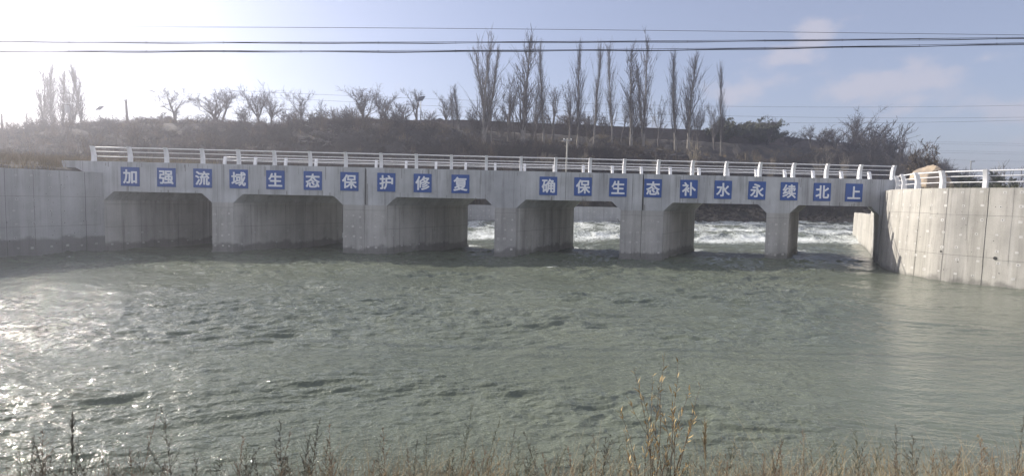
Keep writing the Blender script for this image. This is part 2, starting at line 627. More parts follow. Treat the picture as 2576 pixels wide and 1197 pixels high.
river = [Vector((-45, 15)), Vector((-120, 12)), Vector((-120, -60)), Vector((120, -60)), Vector((120, 8))] + \
    list(reversed(RIGHT_WALL))[::4] + [RIGHT_WALL[0]] + UP_RIGHT + [Vector((50, 63)), Vector((80, 70)), Vector((130, 80)), Vector((130, 100)), Vector((80, 87)), Vector((46, 77)), Vector((28, 71.5)), Vector((16, 67.5))] + \
    list(reversed(UP_LEFT)) + [bp(-22.42, BW, 0).to_2d()] + LEFT_WALL[::3]
RIV = np.array([[p[0], p[1]] for p in river])


def river_sd(x, y):
    """signed distance to the river's edge, negative on the water"""
    d = np.full(x.shape, 1e9)
    inside = np.zeros(x.shape, dtype=bool)
    n = len(RIV)
    for i in range(n):
        ax, ay = RIV[i]
        bx, by = RIV[(i + 1) % n]
        ex, ey = bx - ax, by - ay
        L2 = ex * ex + ey * ey + 1e-12
        t = np.clip(((x - ax) * ex + (y - ay) * ey) / L2, 0, 1)
        d = np.minimum(d, (x - ax - t * ex) ** 2 + (y - ay - t * ey) ** 2)
        c = (ay > y) != (by > y)
        xi = ax + (y - ay) * ex / (ey if abs(ey) > 1e-12 else 1e-12)
        inside ^= c & (x < xi)
    d = np.sqrt(d)
    return np.where(inside, -d, d)


CREST_X = [-200, -103, -85, -60, -33, -8, 10, 33, 43, 62, 82, 104, 140, 300]
CREST_Y = [118, 112, 103, 90, 84, 81, 84, 87, 92, 101, 112, 132, 190, 420]
TOE_X = [-200, -60, -30, -20, -5, 13, 45, 80, 114, 300]
TOE_Y = [60, 52, 56, 61, 65, 69, 79, 92, 118, 380]


def land_z(x, y):
    x, y = np.asarray(x, float), np.asarray(y, float)
    yc, yt = np.interp(x, CREST_X, CREST_Y), np.interp(x, TOE_X, TOE_Y)
    base = np.where(x < 0, 4.5, 4.05) + 0.10 * fbm(x * 0.3, y * 0.3, 2, 5)
    wob = 3.0 * fbm(x * 0.07, y * 0.05, 3, 9)
    k = sstep((y - yt + wob) / np.maximum(yc - yt, 4))
    top = np.interp(x, [-200, -103, -60, 62, 84, 98, 112, 140], [12.4, 12.8, 13.4, 13.4, 11.6, 6.4, 4.4, 4.2])
    z = base + (top - base) * k
    z += k * (1 - k) * 2.2 * fbm(x * 0.16, y * 0.16, 4, 3)
    z += 0.25 * fbm(x * 0.5, y * 0.5, 3, 21) * np.clip(k * 4, 0.15, 1)
    return z


def terrain_z(x, y):
    sd = river_sd(x, y)
    z = land_z(x, y)
    left = (x < -18) & (y < 60)
    z = np.where(left, np.maximum(np.minimum(z, 4.0 + np.maximum(sd - 0.5, 0) * 0.6), 4.0 + 1.3 * sstep((sd - 0.8) / 7) + 0.2 * fbm(x * 0.7, y * 0.7, 3, 8) * sstep((sd - 1) / 2)), z)
    natural = (y > 60) & (x > 12)
    z = np.where(natural, np.minimum(z, 0.55 + sd * 0.62 + 0.25 * fbm(x * 0.6, y * 0.6, 3, 31)), z)
    wallbank = (y > 60) & (x > -9) & (x <= 12)
    z = np.where(wallbank, np.minimum(z, 2.3 + np.maximum(sd - 1, 0) * 0.5), z)
    upr = (y > 40) & (x > 20) & (y < 62)
    z = np.where(upr & (sd < 9), np.minimum(z, 2.2 + np.maximum(sd - 0.5, 0) * 0.35), z)
    # the ground meets the bridge ends at deck level
    z = np.where((y > 31.0) & (y < 39) & (x < -22.6) & (sd > 0.3), np.minimum(np.maximum(z, 4.55), 4.85), z)
    return np.where(sd > 0.45, z, np.where(natural & (sd > -2.5), np.minimum(z, 0.55 + sd * 0.62), -1.6))


def axis(segs):
    out = []
    for a, b, s in segs:
        out += list(np.arange(a, b, s))
    out.append(segs[-1][1])
    return np.array(out)


gx = axis([(-1500, -300, 100), (-300, -120, 10), (-120, -60, 2), (-60, -36, 1), (-36, -18, 0.45), (-18, 18, 0.9), (18, 40, 0.45), (40, 120, 1.1), (120, 300, 10), (300, 1500, 100)])
gy = axis([(8, 16, 2), (16, 42, 0.45), (42, 60, 0.9), (60, 116, 0.8), (116, 160, 2), (160, 400, 12), (400, 1500, 100)])
GX, GY = np.meshgrid(gx, gy)
GZ = terrain_z(GX, GY)
nx, ny = len(gx), len(gy)
idx = np.arange(nx * ny).reshape(ny, nx)
Fq = np.stack([idx[:-1, :-1], idx[:-1, 1:], idx[1:, 1:], idx[1:, :-1]], -1).reshape(-1, 4)
tag(link('terrain', np_mesh('terrain', np.stack([GX, GY, GZ], -1).reshape(-1, 3), Fq, M['hill'], None, True)), kind='structure')


def gz(x, y):
    return float(terrain_z(np.array([[float(x)]]), np.array([[float(y)]]))[0, 0])


# near bank under the photographer
def bank_z(x, y):
    z = 1.5 - 0.62 * np.clip(y - 2.6, 0, 9) - 0.12 * np.clip(y - 4.0, 0, 9)
    return z + 0.07 * fbm(x * 0.8, y * 0.8, 3, 44) + 0.05 * np.sin(x * 0.35)


bx = axis([(-60, -12, 2), (-12, 12, 0.2), (12, 60, 2)])
by = axis([(-30, 1, 2), (1, 6.4, 0.2), (6.4, 8, 0.4)])
BX, BY = np.meshgrid(bx, by)
idx = np.arange(len(bx) * len(by)).reshape(len(by), len(bx))
Fq = np.stack([idx[:-1, :-1], idx[:-1, 1:], idx[1:, 1:], idx[1:, :-1]], -1).reshape(-1, 4)
tag(link('bank', np_mesh('bank', np.stack([BX, BY, bank_z(BX, BY)], -1).reshape(-1, 3), Fq, M['bank'], None, True)), kind='structure')


# ------------------------------------------------------------------ the river surface
def water_level(x, y):
    """metres above the pool below the bridge; the bed drops in two steps upstream"""
    q = y - 0.10 * x + 1.2 * perlin(x * 0.13, y * 0.05, 61)
    return 0.34 * sstep((q - 47.0) / 3.0) + 0.30 * sstep((q - 55.5) / 4.0) + 0.22 * sstep((q - 63) / 8)


def build_water():
    tx = np.concatenate([np.linspace(-2.6, -1.15, 60, endpoint=False), np.linspace(-1.15, 1.15, 860, endpoint=False), np.linspace(1.15, 2.6, 61)])
    ys = 4.2 * np.exp(np.linspace(0, math.log(105 / 4.2), 800))
    TX, Y = np.meshgrid(tx, ys)
    X = TX * (Y + 1.5)
    lvl = water_level(X, Y)
    # flow-warped coordinates
    wx = X + 1.3 * perlin(X * 0.16, Y * 0.16, 1)
    wy = Y + 1.3 * perlin(X * 0.16 + 40, Y * 0.16, 2)
    tu = sstep((Y - 9) / 22) * 0.45 + 0.7                      # rougher towards the bridge
    right = sstep((X - 0.52 * Y + 0.5) / (0.16 * Y + 1.0))       # the lee of the curved wall is calm
    tu = tu * (1 - 0.62 * right)
    def ridge2(a, b, seed):
        return 1 - np.abs(perlin(a, b, seed)) * 1.7

    def ridge(sx, sy, seed):
        n = perlin(wx * sx, wy * sy, seed)
        return 1 - np.abs(n) * 1.7
    # calm slicks and ruffled lanes drawn out along the current
    lane = np.clip(0.75 + 1.1 * perlin(X * 0.085 + 5, Y * 0.30 + 0.5 * perlin(X * 0.1, Y * 0.1, 93), 94) + 0.6 * perlin(X * 0.3, Y * 0.9, 95), 0.25, 1.35)
    dx, dy = wx + 0.35 * wy, wy - 0.12 * wx                    # crests lie a little aslant
    z = 0.10 * perlin(dx * 0.17, dy * 0.34, 11) + 0.052 * ridge2(dx * 0.24, dy * 0.85, 12)
    z += lane * (0.055 * ridge2(dx * 0.55, dy * 1.8, 13) + 0.044 * perlin(dx * 1.2, dy * 3.6, 14) + 0.042 * ridge2(dx * 1.5, dy * 5.2, 15) * sstep((45 - Y) / 15))
    z += lane * 0.015 * ridge2(dx * 3.2, dy * 9.0, 16) * sstep((26 - Y) / 12)
    z *= tu
    up = sstep((Y - 44 - 0.1 * X) / 5)
    chop = ridge(0.55, 0.5, 21) * 0.16 + 0.10 * perlin(X * 0.9, Y * 0.7, 22) + 0.07 * ridge(1.3, 1.1, 23)
    z = z * (1 - up) + (z * 1.2 + chop * 0.9) * up
    z = z - z[Y < 40].mean()
    Z = lvl + z
    # foam: the two drops upstream, crests around them, flecks on the open water, collars at the piers
    q = Y - 0.10 * X + 1.2 * perlin(X * 0.13, Y * 0.05, 61)
    f = 0.85 * np.exp(-((q - 47.2) / 2.0) ** 2) + 0.6 * np.exp(-((q - 56.5) / 2.4) ** 2) + 0.42 * np.exp(-((q - 64) / 3.0) ** 2)
    f *= 0.75 + 0.7 * perlin(X * 0.30, Y * 0.22, 62)
    f += up * (0.08 + 0.55 * np.clip(ridge(0.55, 0.5, 21) - 0.55, 0, 1) + 0.35 * perlin(X * 0.6, Y * 0.35, 63))
    crest = np.clip(ridge(0.33, 0.62, 12) + 0.5 * perlin(wx * 1.5, wy * 2.6, 14) - 1.17, 0, 1)
    fl = perlin(X * 0.22, Y * 0.33, 71)
    f += (1 - up) * crest * 2.6 * np.clip(fl - 0.05, 0, 1) * sstep((Y - 12) / 14)
    race = np.exp(-((Y - 26.3 - 0.05 * X) / 1.8) ** 2) * (X < 9)
    f += race * np.clip(ridge(0.75, 1.35, 13) - 0.62, 0, 1) * 0.5 * np.clip(fl + 0.2, 0, 1)
    # current lines peeling off below the openings
    ln = perlin(X * 0.10 + 3.0 * perlin(X * 0.05, Y * 0.05, 91), Y * 0.9, 92)
    zone = sstep((Y - 13) / 9) * sstep((31 - Y) / 3)
    f += (1 - up) * zone * np.clip(ln - 0.40, 0, 1) * 1.5 * np.clip(perlin(X * 0.7, Y * 0.9, 97) + 0.15, 0, 1) * (1 - right) * np.clip(ridge(0.70, 1.5, 13) - 0.25, 0, 1)
    for X0, X1 in PIERS:
        b0, b1 = bp(X0, 0, 0), bp(X1, BW, 0)
        back = bp((X0 + X1) / 2, BW, 0)
        r2 = ((X - back.x) / 1.6) ** 2 + ((Y - back.y - 0.5) / 0.9) ** 2
        f += 0.55 * np.exp(-r2) * (0.7 + 0.9 * perlin(X * 1.2, Y * 1.2, 81))
    V = np.stack([X, Y, Z], -1).reshape(-1, 3)
    ny_, nx_ = X.shape
    idx = np.arange(nx_ * ny_).reshape(ny_, nx_)
    F = np.stack([idx[:-1, :-1], idx[:-1, 1:], idx[1:, 1:], idx[1:, :-1]], -1).reshape(-1, 4)
    me = np_mesh('river', V, F, M['water'], None, True)
    a = me.attributes.new('foam', 'FLOAT', 'POINT')
    a.data.foreach_set('value', np.clip(f, 0, 1).astype(np.float32).ravel())
    a = me.attributes.new('ruffle', 'FLOAT', 'POINT')
    a.data.foreach_set('value', (1 - 0.62 * right).astype(np.float32).ravel())
    tag(link('river', me), kind='structure')


# ------------------------------------------------------------------ the bridge
SPANS = [(-22.42, -16.62), (-15.45, -9.45), (-7.03, -1.0), (0.20, 6.13), (8.57, 14.55), (15.87, 21.15)]
PIERS = [(-16.62, -15.45), (-9.45, -8.262), (-8.238, -7.03), (-1.0, 0.20), (6.13, 7.328), (7.352, 8.57), (14.55, 15.87)]
ZS, ZH, HW = 3.265, 2.78, 0.53

build_water()

bridge = thing('bridge', 'grey concrete road bridge of six haunched box openings spanning the river', 'bridge', (0, 31.72, 0))
OFF = Vector((0, 31.72, 0))


def L_(X, t, z):
    return bp(X, t, z) - OFF


rng = random.Random(5)


def surf_quad(mb, X0, X1, z0, z1, m, out=0.004, t0=0.0):
    mb.poly([L_(X0, t0 - out, z0), L_(X1, t0 - out, z0), L_(X1, t0 - out, z1), L_(X0, t0 - out, z1)], m)


for a, b in ((-24.6, -8.262), (-8.238, 7.328), (7.352, 23.2)):
    mb = MB()
    out = [(a, ZH)]
    for s0, s1 in SPANS:
        if s0 > a and s1 < b:
            out += [(s0, ZH), (s0 + HW, ZS), (s1 - HW, ZS), (s1, ZH)]
    out += [(b, ZH), (b, deck_z(b)), (a, deck_z(a))]
    mb.prism([L_(x, 0, z) for x, z in out], [L_(x, BW, z) for x, z in out], 0)
    # formwork joints and drip lines on the fascia
    X = a + 1.1
    while X < b - 0.5:
        w = rng.choice([0.008, 0.012, 0.018])
        inside = any(s0 < X < s1 for s0, s1 in SPANS)
        surf_quad(mb, X, X + w, (ZS if inside else ZH) + 0.03, deck_z(X) - 0.02, rng.choice([1, 1, 2]))
        X += rng.choice([1.2, 1.9, 2.4, 2.9])
    if a > -20:                                    # weeping expansion joint
        surf_quad(mb, a + 0.004, a + 0.05, ZH + 0.02, deck_z(a) - 0.03, 2, 0.007)
        z = ZH
        while z < deck_z(a) - 0.4:
            hgt = rng.uniform(0.25, 0.6)
            surf_quad(mb, a + 0.05, a + rng.uniform(0.07, 0.17), z, min(z + hgt, deck_z(a) - 0.05), 3, 0.005)
            z += hgt
    for s0, s1 in SPANS:                           # drip runs below the deck edge
        if s0 > a and s1 < b:
            for _ in range(16):
                X = rng.uniform(s0, s1)
                top = deck_z(X) - rng.uniform(0.0, 0.1)
                surf_quad(mb, X, X + rng.uniform(0.012, 0.05), top - rng.uniform(0.15, 0.75), top, 3, 0.0035)
            for _ in range(7):
                X = rng.uniform(s0 + HW, s1 - HW)
                surf_quad(mb, X, X + rng.uniform(0.02, 0.09), ZS + 0.004, ZS + rng.uniform(0.06, 0.28), 3, 0.0035)
    mb.build('deck', [M['concrete'], M['hairline'], M['joint'], M['drip']], bridge)

for a, b in PIERS:
    mb = MB()
    zt, zb = ZH - 0.004, -1.5
    mb.prism([L_(a, 0, zb), L_(b, 0, zb), L_(b, BW, zb), L_(a, BW, zb)], [L_(a, 0, zt), L_(b, 0, zt), L_(b, BW, zt), L_(a, BW, zt)], 0)
    surf_quad(mb, a + 0.01, b - 0.01, 2.50, 2.512, 1)
    for r_ in range(4):
        for c_ in range(3):
            if rng.random() < 0.12:
                continue
            X = a + (b - a) * (0.14 + 0.34 * c_) + rng.uniform(-0.05, 0.05)
            z = 0.42 + r_ * 0.58 + rng.uniform(-0.05, 0.05)
            s = rng.uniform(0.045, 0.07)
            surf_quad(mb, X - s, X + s, z - s * 0.85, z + s * 0.85, 2, 0.005)
            if rng.random() < 0.6:
                surf_quad(mb, X - 0.018, X + 0.02, z - 0.018, z + 0.015, 3, 0.008)
    # joints and tie patches on the side that faces the camera
    n = Vector((1, -0.593, 0)).normalized() * 0.004

    def side(t0, t1, z0, z1, m, k=1):
        mb.poly([L_(b, t0, z0) + n * k, L_(b, t1, z0) + n * k, L_(b, t1, z1) + n * k, L_(b, t0, z1) + n * k], m)
    for t in (0.9, 2.9, 4.9):
        side(t, t + 0.02, 0.0, 2.7, 1)
    side(0.02, BW - 0.02, 1.45, 1.465, 1)
    side(0.02, BW - 0.02, 2.62, 2.63, 1)
    for k_ in range(10):
        for z in (0.42, 1.05):
            t = 0.4 + k_ * 0.65 + rng.uniform(-0.08, 0.08)
            if rng.random() < 0.75:
                side(t, t + 0.10, z, z + 0.09, 4, 1.3)
    p = mb.build('pier', [M['concrete_pier'], M['hairline'], M['patch'], M['ink'], M['patch_dull']], bridge)
    pl = MB()
    e = 0.06
    pl.prism([L_(a - e * .2, -e, -1.5), L_(b + e, -e, -1.5), L_(b + e, BW + e, -1.5), L_(a - e * .2, BW + e, -1.5)],
             [L_(a - e * .2, -e, 0.13), L_(b + e, -e, 0.13), L_(b + e, BW + e, 0.13), L_(a - e * .2, BW + e, 0.13)], 0)
    pl.build('plinth', M['concrete_pier'], p, bevel=0.02)

for a, b, side_right in ((-24.6, -22.42, True), (21.15, 23.2, False)):
    mb = MB()
    zt = ZH - 0.004
    mb.prism([L_(a, 0, -1.5), L_(b, 0, -1.5), L_(b, BW, -1.5), L_(a, BW, -1.5)], [L_(a, 0, zt), L_(b, 0, zt), L_(b, BW, zt), L_(a, BW, zt)], 0)
    if side_right:
        n = Vector((1, -0.593, 0)).normalized() * 0.004
        for t in (1.6, 3.4, 5.1):
            mb.poly([L_(b, t, 0) + n, L_(b, t + 0.02, 0) + n, L_(b, t + 0.02, 2.7) + n, L_(b, t, 2.7) + n], 1)
        for z in (1.3, 2.55):
            mb.poly([L_(b, 0.02, z) + n, L_(b, 4.4, z) + n, L_(b, 4.4, z + 0.015) + n, L_(b, 0.02, z + 0.015) + n], 1)
        for k_ in range(9):
            for z in (0.3, 0.9, 2.68):
                t = 0.3 + k_ * 0.7 + rng.uniform(-0.1, 0.1)
                mb.poly([L_(b, t, z) + n * 1.3, L_(b, t + 0.1, z) + n * 1.3, L_(b, t + 0.1, z + 0.08) + n * 1.3, L_(b, t, z + 0.08) + n * 1.3], 2)
    mb.build('abutment', [M['concrete_pier'], M['hairline'], M['patch_dull']], bridge)


# ------------------------------------------------------------------ railings
def post_profile():
    """outward offset (towards the water) and height of the curved post blade"""
    o, i = [], []
    for k in range(9):
        t = k / 8
        z = 0.82 * t
        lean = 0.135 * max(0, (t - 0.35) / 0.65) ** 1.6 + 0.03 * (1 - t) ** 2
        wd = 0.235 - 0.05 * t
        o.append((lean, z))
        i.append((lean - wd, z))
    return o + list(reversed(i))


def post_mesh():
    mb = MB()
    pr = post_profile()
    w = 0.08
    mb.prism([(-w, -y, z) for y, z in pr], [(w, -y, z) for y, z in pr], 0)
    mb.box(-w - 0.03, w + 0.03, -0.05, 0.23, -0.01, 0.012, 0)
    return mb.mesh('post', M['white_paint'], bevel=0.006)


POST = post_mesh()
RAIL_Z = [(0.765, 0.030, 0.07), (0.54, 0.020, 0.00), (0.275, 0.020, -0.03)]


def railing(name, label, cat, frames, group=None, start_ext=0.0):
    """frames: list of (location, angle about z) for the posts, in order"""
    root = thing(name, label, cat, frames[0][0], frames[0][1], group)
    inv = (Matrix.Translation(frames[0][0]) @ Matrix.Rotation(frames[0][1], 4, 'Z')).inverted()
    for loc, ang in frames:
        o = link('post', POST, root)
        o.matrix_local = inv @ Matrix.Translation(loc) @ Matrix.Rotation(ang, 4, 'Z')
    for z, r, outw in RAIL_Z:
        mb = MB()
        pts = [inv @ (Matrix.Translation(loc) @ Matrix.Rotation(ang, 4, 'Z') @ Vector((0, 0.1 - outw, z))) for loc, ang in frames]
        mb.tube(pts, r, 8)
        mb.build('rail', M['white_paint'], root, smooth=True)
    return root


YAW = math.atan(0.037)
POSTX = [-23.1 + 1.955 * k for k in range(24)]
railing('railing', 'long white railing of curved posts along the near edge of the bridge', 'railing', [(bp(X, 0.12, deck_z(X)), YAW) for X in POSTX])
railing('railing', 'white railing along the far edge of the bridge, half hidden by the deck', 'railing', [(bp(X, BW - 0.12, deck_z(X)), YAW + math.pi) for X in [-23.02 + 1.985 * k for k in range(23)]])


# ------------------------------------------------------------------ slogan panels
CH = '加强流域生态保护修复确保生态补水永续北上'
SX = [-20.95, -19.01, -17.06, -15.11, -13.12, -11.08, -9.07, -7.04, -5.03, -2.93, 2.0, 3.96, 5.95, 7.94, 10.0, 11.97, 13.93, 15.8, 17.73, 19.59]
ORD = ['first', 'second', 'third', 'fourth', 'fifth', 'sixth', 'seventh', 'eighth', 'ninth', 'tenth']


def glyph_mesh(ch):
    cu = bpy.data.curves.new('character', 'FONT')
    cu.body = ch
    cu.size = 0.80
    cu.extrude = 0.003
    cu.align_x = 'CENTER'
    o = bpy.data.objects.new('character', cu)
    COL.objects.link(o)
    dg = bpy.context.evaluated_depsgraph_get()
    dg.update()
    me = bpy.data.meshes.new_from_object(o.evaluated_get(dg))
    bpy.data.objects.remove(o)
    co = np.zeros(len(me.vertices) * 3)
    me.vertices.foreach_get('co', co)
    co = co.reshape(-1, 3)
    lo, hi = co.min(0), co.max(0)
    me.transform(Matrix.Translation((-(lo[0] + hi[0]) / 2, -(lo[1] + hi[1]) / 2, 0)))
    # a heavier stroke: the outline repeated a brush width around itself, each a hair prouder
    bm = bmesh.new()
    for k in range(13):
        t = me.copy()
        rr = 0.0 if k == 12 else 0.021
        t.transform(Matrix.Translation((rr * math.cos(math.pi * k / 6), rr * math.sin(math.pi * k / 6), 0.0003 * k)))
        bm.from_mesh(t)
        bpy.data.meshes.remove(t)
    bm.to_mesh(me)
    bm.free()
    me.materials.clear()
    me.materials.append(M['sign_white'])
    return me


for i, (ch, X) in enumerate(zip(CH, SX)):
    tilt = rng.uniform(-0.012, 0.012)
    zc = 4.085 - 0.0013 * X - 0.02
    half = 'left' if i < 10 else 'right'
    loc = bp(X, -0.026, zc)
    root = thing('slogan_sign', 'square blue sign with the white character %s, %s of the %s slogan on the bridge' % (ch, ORD[i % 10], half), 'sign', loc, YAW, 'blue slogan signs along the bridge face')
    root.rotation_euler = (0, tilt, YAW)
    mb = MB()
    mb.box(-0.5, 0.5, -0.012, 0.022, -0.515, 0.515, 0)
    mb.build('panel', M['sign_blue'], root, bevel=0.004)
    g = link('character', glyph_mesh(ch), root)
    g.rotation_euler = (math.pi / 2, 0, 0)
    g.location = (0, -0.0165, 0)


# ------------------------------------------------------------------ retaining walls
class Wall:
    def __init__(s, pts, z0, z1, batter, thick):
        s.p = pts
        s.z0, s.z1, s.b, s.t = z0, z1, batter, thick
        s.acc = [0.0]
        for a, b in zip(pts, pts[1:]):
            s.acc.append(s.acc[-1] + (b - a).length)
        s.len = s.acc[-1]

    def at(s, d, z, out=0.0, side=1):
        d = min(max(d, 0), s.len - 1e-6)
        i = int(np.searchsorted(s.acc, d, side='right')) - 1
        i = min(i, len(s.p) - 2)
        a, b = s.p[i], s.p[i + 1]
        q = a.lerp(b, (d - s.acc[i]) / max(1e-9, s.acc[i + 1] - s.acc[i]))
        a2, b2 = s.p[max(i - 2, 0)], s.p[min(i + 3, len(s.p) - 1)]
        tg = (b2 - a2).normalized()
        n = Vector((tg.y, -tg.x)) * s.side          # towards the water
        f = (z - 0) / 4.2 * s.b
        q = q + n * (out - f)
        return Vector((q.x, q.y, z))

    def angle(s, d):
        a, b = s.at(d - 0.3, 0), s.at(d + 0.3, 0)
        return math.atan2(b.y - a.y, b.x - a.x)


def build_wall(name, label, pts, side, z0, z1, batter, thick, mat, joints, hjoints, patch_rows, patch_step, seed, pmat, cap=None, dmax=None, drains=()):
    w = Wall(pts, z0, z1, batter, thick)
    w.side = side
    r = random.Random(seed)
    root = tag(bpy.data.objects.new(name, None), label, 'wall')
    mb = MB()
    n = int(w.len / 0.25)
    zs = [z0, 0, 1.4, 2.8, z1] if z1 > 3 else [z0, 0.5, z1]
    ds = [w.len * k / n for k in range(n + 1)]
    for a, b in zip(ds, ds[1:]):
        for u, v in zip(zs, zs[1:]):
            mb.poly([w.at(a, u), w.at(b, u), w.at(b, v), w.at(a, v)])
        mb.poly([w.at(a, z1), w.at(b, z1), w.at(b, z1, -thick), w.at(a, z1, -thick)])
        mb.poly([w.at(a, z0, -thick), w.at(b, z0, -thick), w.at(b, z1, -thick), w.at(a, z1, -thick)])
    for e in (0, w.len):
        mb.poly([w.at(e, z0), w.at(e, z0, -thick), w.at(e, z1, -thick), w.at(e, z1)])

    def strip(d0, d1, u, v, m, o=0.004):
        k = max(1, int((d1 - d0) / 0.3))
        for q in range(k):
            a, b = d0 + (d1 - d0) * q / k, d0 + (d1 - d0) * (q + 1) / k
            mb.poly([w.at(a, u, o), w.at(b, u, o), w.at(b, v, o), w.at(a, v, o)], m)
    for d, wd, m, ztop, zbot in joints:
        jz = np.linspace(max(zbot, -0.4), min(ztop, z1 - 0.01), 8)
        for u, v in zip(jz, jz[1:]):
            jit = r.uniform(-0.007, 0.007)
            strip(d + jit, d + jit + wd, u, v, m)
    for d0, d1, z, m in hjoints:
        strip(d0, d1, z, z + 0.013, m)
    d = 0.5
    dm = dmax or w.len
    while d < dm:
        for z in patch_rows:
            if r.random() < 0.93 and z < z1 - 0.1:
                q = d + r.uniform(-0.10, 0.10)
                zz = z + r.uniform(-0.05, 0.05)
                s = r.uniform(0.045, 0.075)
                strip(q - s, q + s * r.uniform(.8, 1.2), zz - s * 0.8, zz + s * 0.8, 3, 0.006)
                if r.random() < 0.62:
                    strip(q - 0.022, q + r.uniform(0.01, 0.03), zz - 0.02, zz + 0.012, 4, 0.009)
                if r.random() < 0.10:
                    h = r.uniform(0.06, 0.3)
                    strip(q - 0.05, q - 0.035, zz - 0.08 - h, zz - 0.07, 5, 0.006)
        d += patch_step
    for d, z, rad in drains:
        c = [w.at(d + rad * math.cos(t), z + rad * math.sin(t), 0.01) for t in (2 * math.pi * k / 12 for k in range(12))]
        mb.poly(c, 4)
    for _ in range(int(dm * 5)):                       # scuffs and honeycombing
        q, zz = r.uniform(0.2, dm), r.uniform(0.3, z1 - 0.2)
        s = r.uniform(0.008, 0.022)
        k = r.randint(5, 7)
        mb.poly([w.at(q + s * r.uniform(.5, 1.4) * math.cos(t), zz + s * 1.7 * r.uniform(.5, 1.4) * math.sin(t), 0.005) for t in (2 * math.pi * j / k for j in range(k))], r.choice([2, 5, 5]))
    me = mb.mesh(name, [M[mat], M['hairline'], M['joint'], M[pmat], M['ink'], M['hairline']])
    o = link(name, me)
    bpy.data.objects.remove(root)
    tag(o, label, 'wall')
    return o, w


rj = random.Random(3)
joints = []
d = 1.35
k = 0
while d < 17:
    joints.append((d, 0.022 if k % 2 else 0.016, 2 if k % 2 else rj.choice([1, 2]), 4.2, -0.3))
    if rj.random() < 0.7:
        joints.append((d + 0.85, 0.008, 1, rj.choice([4.2, 2.9, 1.6]), rj.choice([0.9, 1.9])))
    d += rj.uniform(1.25, 1.6)
    k += 1
_, RW = build_wall('retaining_wall', 'sunlit curved pale concrete wall at the right end of the bridge', RIGHT_WALL, 1, -1.4, 4.18, 0.12, 0.7, 'concrete_wall', joints,
                   [(0.6, 2.6, 2.05, 1), (3.0, 6.6, 3.02, 1), (6.6, 14, 2.98, 1), (4.6, 9.3, 1.18, 1), (9.3, 14, 1.10, 1)],
                   [0.38, 0.98, 1.52, 2.15, 2.78, 3.42, 4.0], 0.68, 21, 'patch', None, 15, [(7.3, 1.30, 0.045), (9.3, 1.18, 0.075), (12.2, 1.22, 0.075), (8.0, 0.9, 0.02)])
joints = [(1.0 + 1.15 * k, 0.014 if k % 2 else 0.02, 1 if k % 3 else 2, 4.25, -0.2) for k in range(12)]
_, LW = build_wall('retaining_wall', 'shaded grey concrete wing wall at the left end of the bridge', LEFT_WALL, -1, -1.4, 4.28, 0.0, 0.7, 'concrete_left', joints,
                   [(0.2, 12, 2.95, 1), (0.2, 12, 1.45, 1)], [0.4, 0.95, 1.6, 2.25, 2.8, 3.4, 4.0], 0.72, 22, 'patch_dull', None, 12)
UR = catmull([tuple(p) for p in UP_RIGHT] , 0.25)
_, URW = build_wall('retaining_wall', 'low sunlit concrete wall running upstream behind the right opening', UR, -1, -1.4, 2.62, 0.1, 0.6, 'concrete_wall',
                    [(1.2 + 1.5 * k, 0.02, 1 if k % 2 else 2, 2.6, -0.2) for k in range(11)], [(0.2, 12, 1.3, 1)], [0.6, 1.3, 2.0], 0.9, 23, 'patch')
# raked shoulder where that wall climbs to the bridge
mb = MB()
sh = [(URW.at(0.0, 2.6), 2.60), (URW.at(0.0, 3.3), 3.30), (URW.at(1.9, 3.2), 3.15), (URW.at(4.2, 2.6), 2.60)]
a = [Vector((p.x, p.y, z)) for p, z in sh]
nrm = Vector((0.5, -0.3, 0))
mb.prism(a, [p + nrm for p in a], 0)
o_ = mb.build('retaining_wall', M['concrete_wall'])
tag(o_, 'raked concrete shoulder joining the low upstream wall to the bridge', 'wall')
UL = catmull([tuple(p) for p in UP_LEFT], 0.5)
_, ULW = build_wall('retaining_wall', 'grey concrete wall with rows of pale dots across the river, seen under the bridge', UL, 1, -1.0, 2.55, 0.1, 0.6, 'concrete_left',
                    [(2.0 + 3.1 * k, 0.03, 1, 2.5, 0.2) for k in range(6)], [], [1.35, 1.95], 0.72, 24, 'patch')

# railing on the right wall
fr = []
d = 0.7
while d < 17:
    p = RW.at(d, 4.18, -0.46)
    fr.append((p, RW.angle(d) + math.pi * 0))
    d += 1.97
fr = [(p, a + math.pi) for p, a in fr] if False else fr
railing('railing', 'white railing of curved posts on top of the sunlit curved wall', 'railing', fr)


# ------------------------------------------------------------------ bare trees
def vadd(a, b, s=1.0):
    return (a[0] + b[0] * s, a[1] + b[1] * s, a[2] + b[2] * s)


def norm(a):
    l = math.sqrt(a[0] ** 2 + a[1] ** 2 + a[2] ** 2) or 1
    return (a[0] / l, a[1] / l, a[2] / l)


def bend(rg, d, ang, az=None):
    """tilt direction d by ang towards a random side"""
    az = rg.uniform(0, 2 * math.pi) if az is None else az
    ref = (1, 0, 0) if abs(d[2]) > 0.8 else (0, 0, 1)
    a = norm((d[1] * ref[2] - d[2] * ref[1], d[2] * ref[0] - d[0] * ref[2], d[0] * ref[1] - d[1] * ref[0]))
    b = (d[1] * a[2] - d[2] * a[1], d[2] * a[0] - d[0] * a[2], d[0] * a[1] - d[1] * a[0])
    s = (a[0] * math.cos(az) + b[0] * math.sin(az), a[1] * math.cos(az) + b[1] * math.sin(az), a[2] * math.cos(az) + b[2] * math.sin(az))
    c, q = math.cos(ang), math.sin(ang)
    return norm((d[0] * c + s[0] * q, d[1] * c + s[1] * q, d[2] * c + s[2] * q))


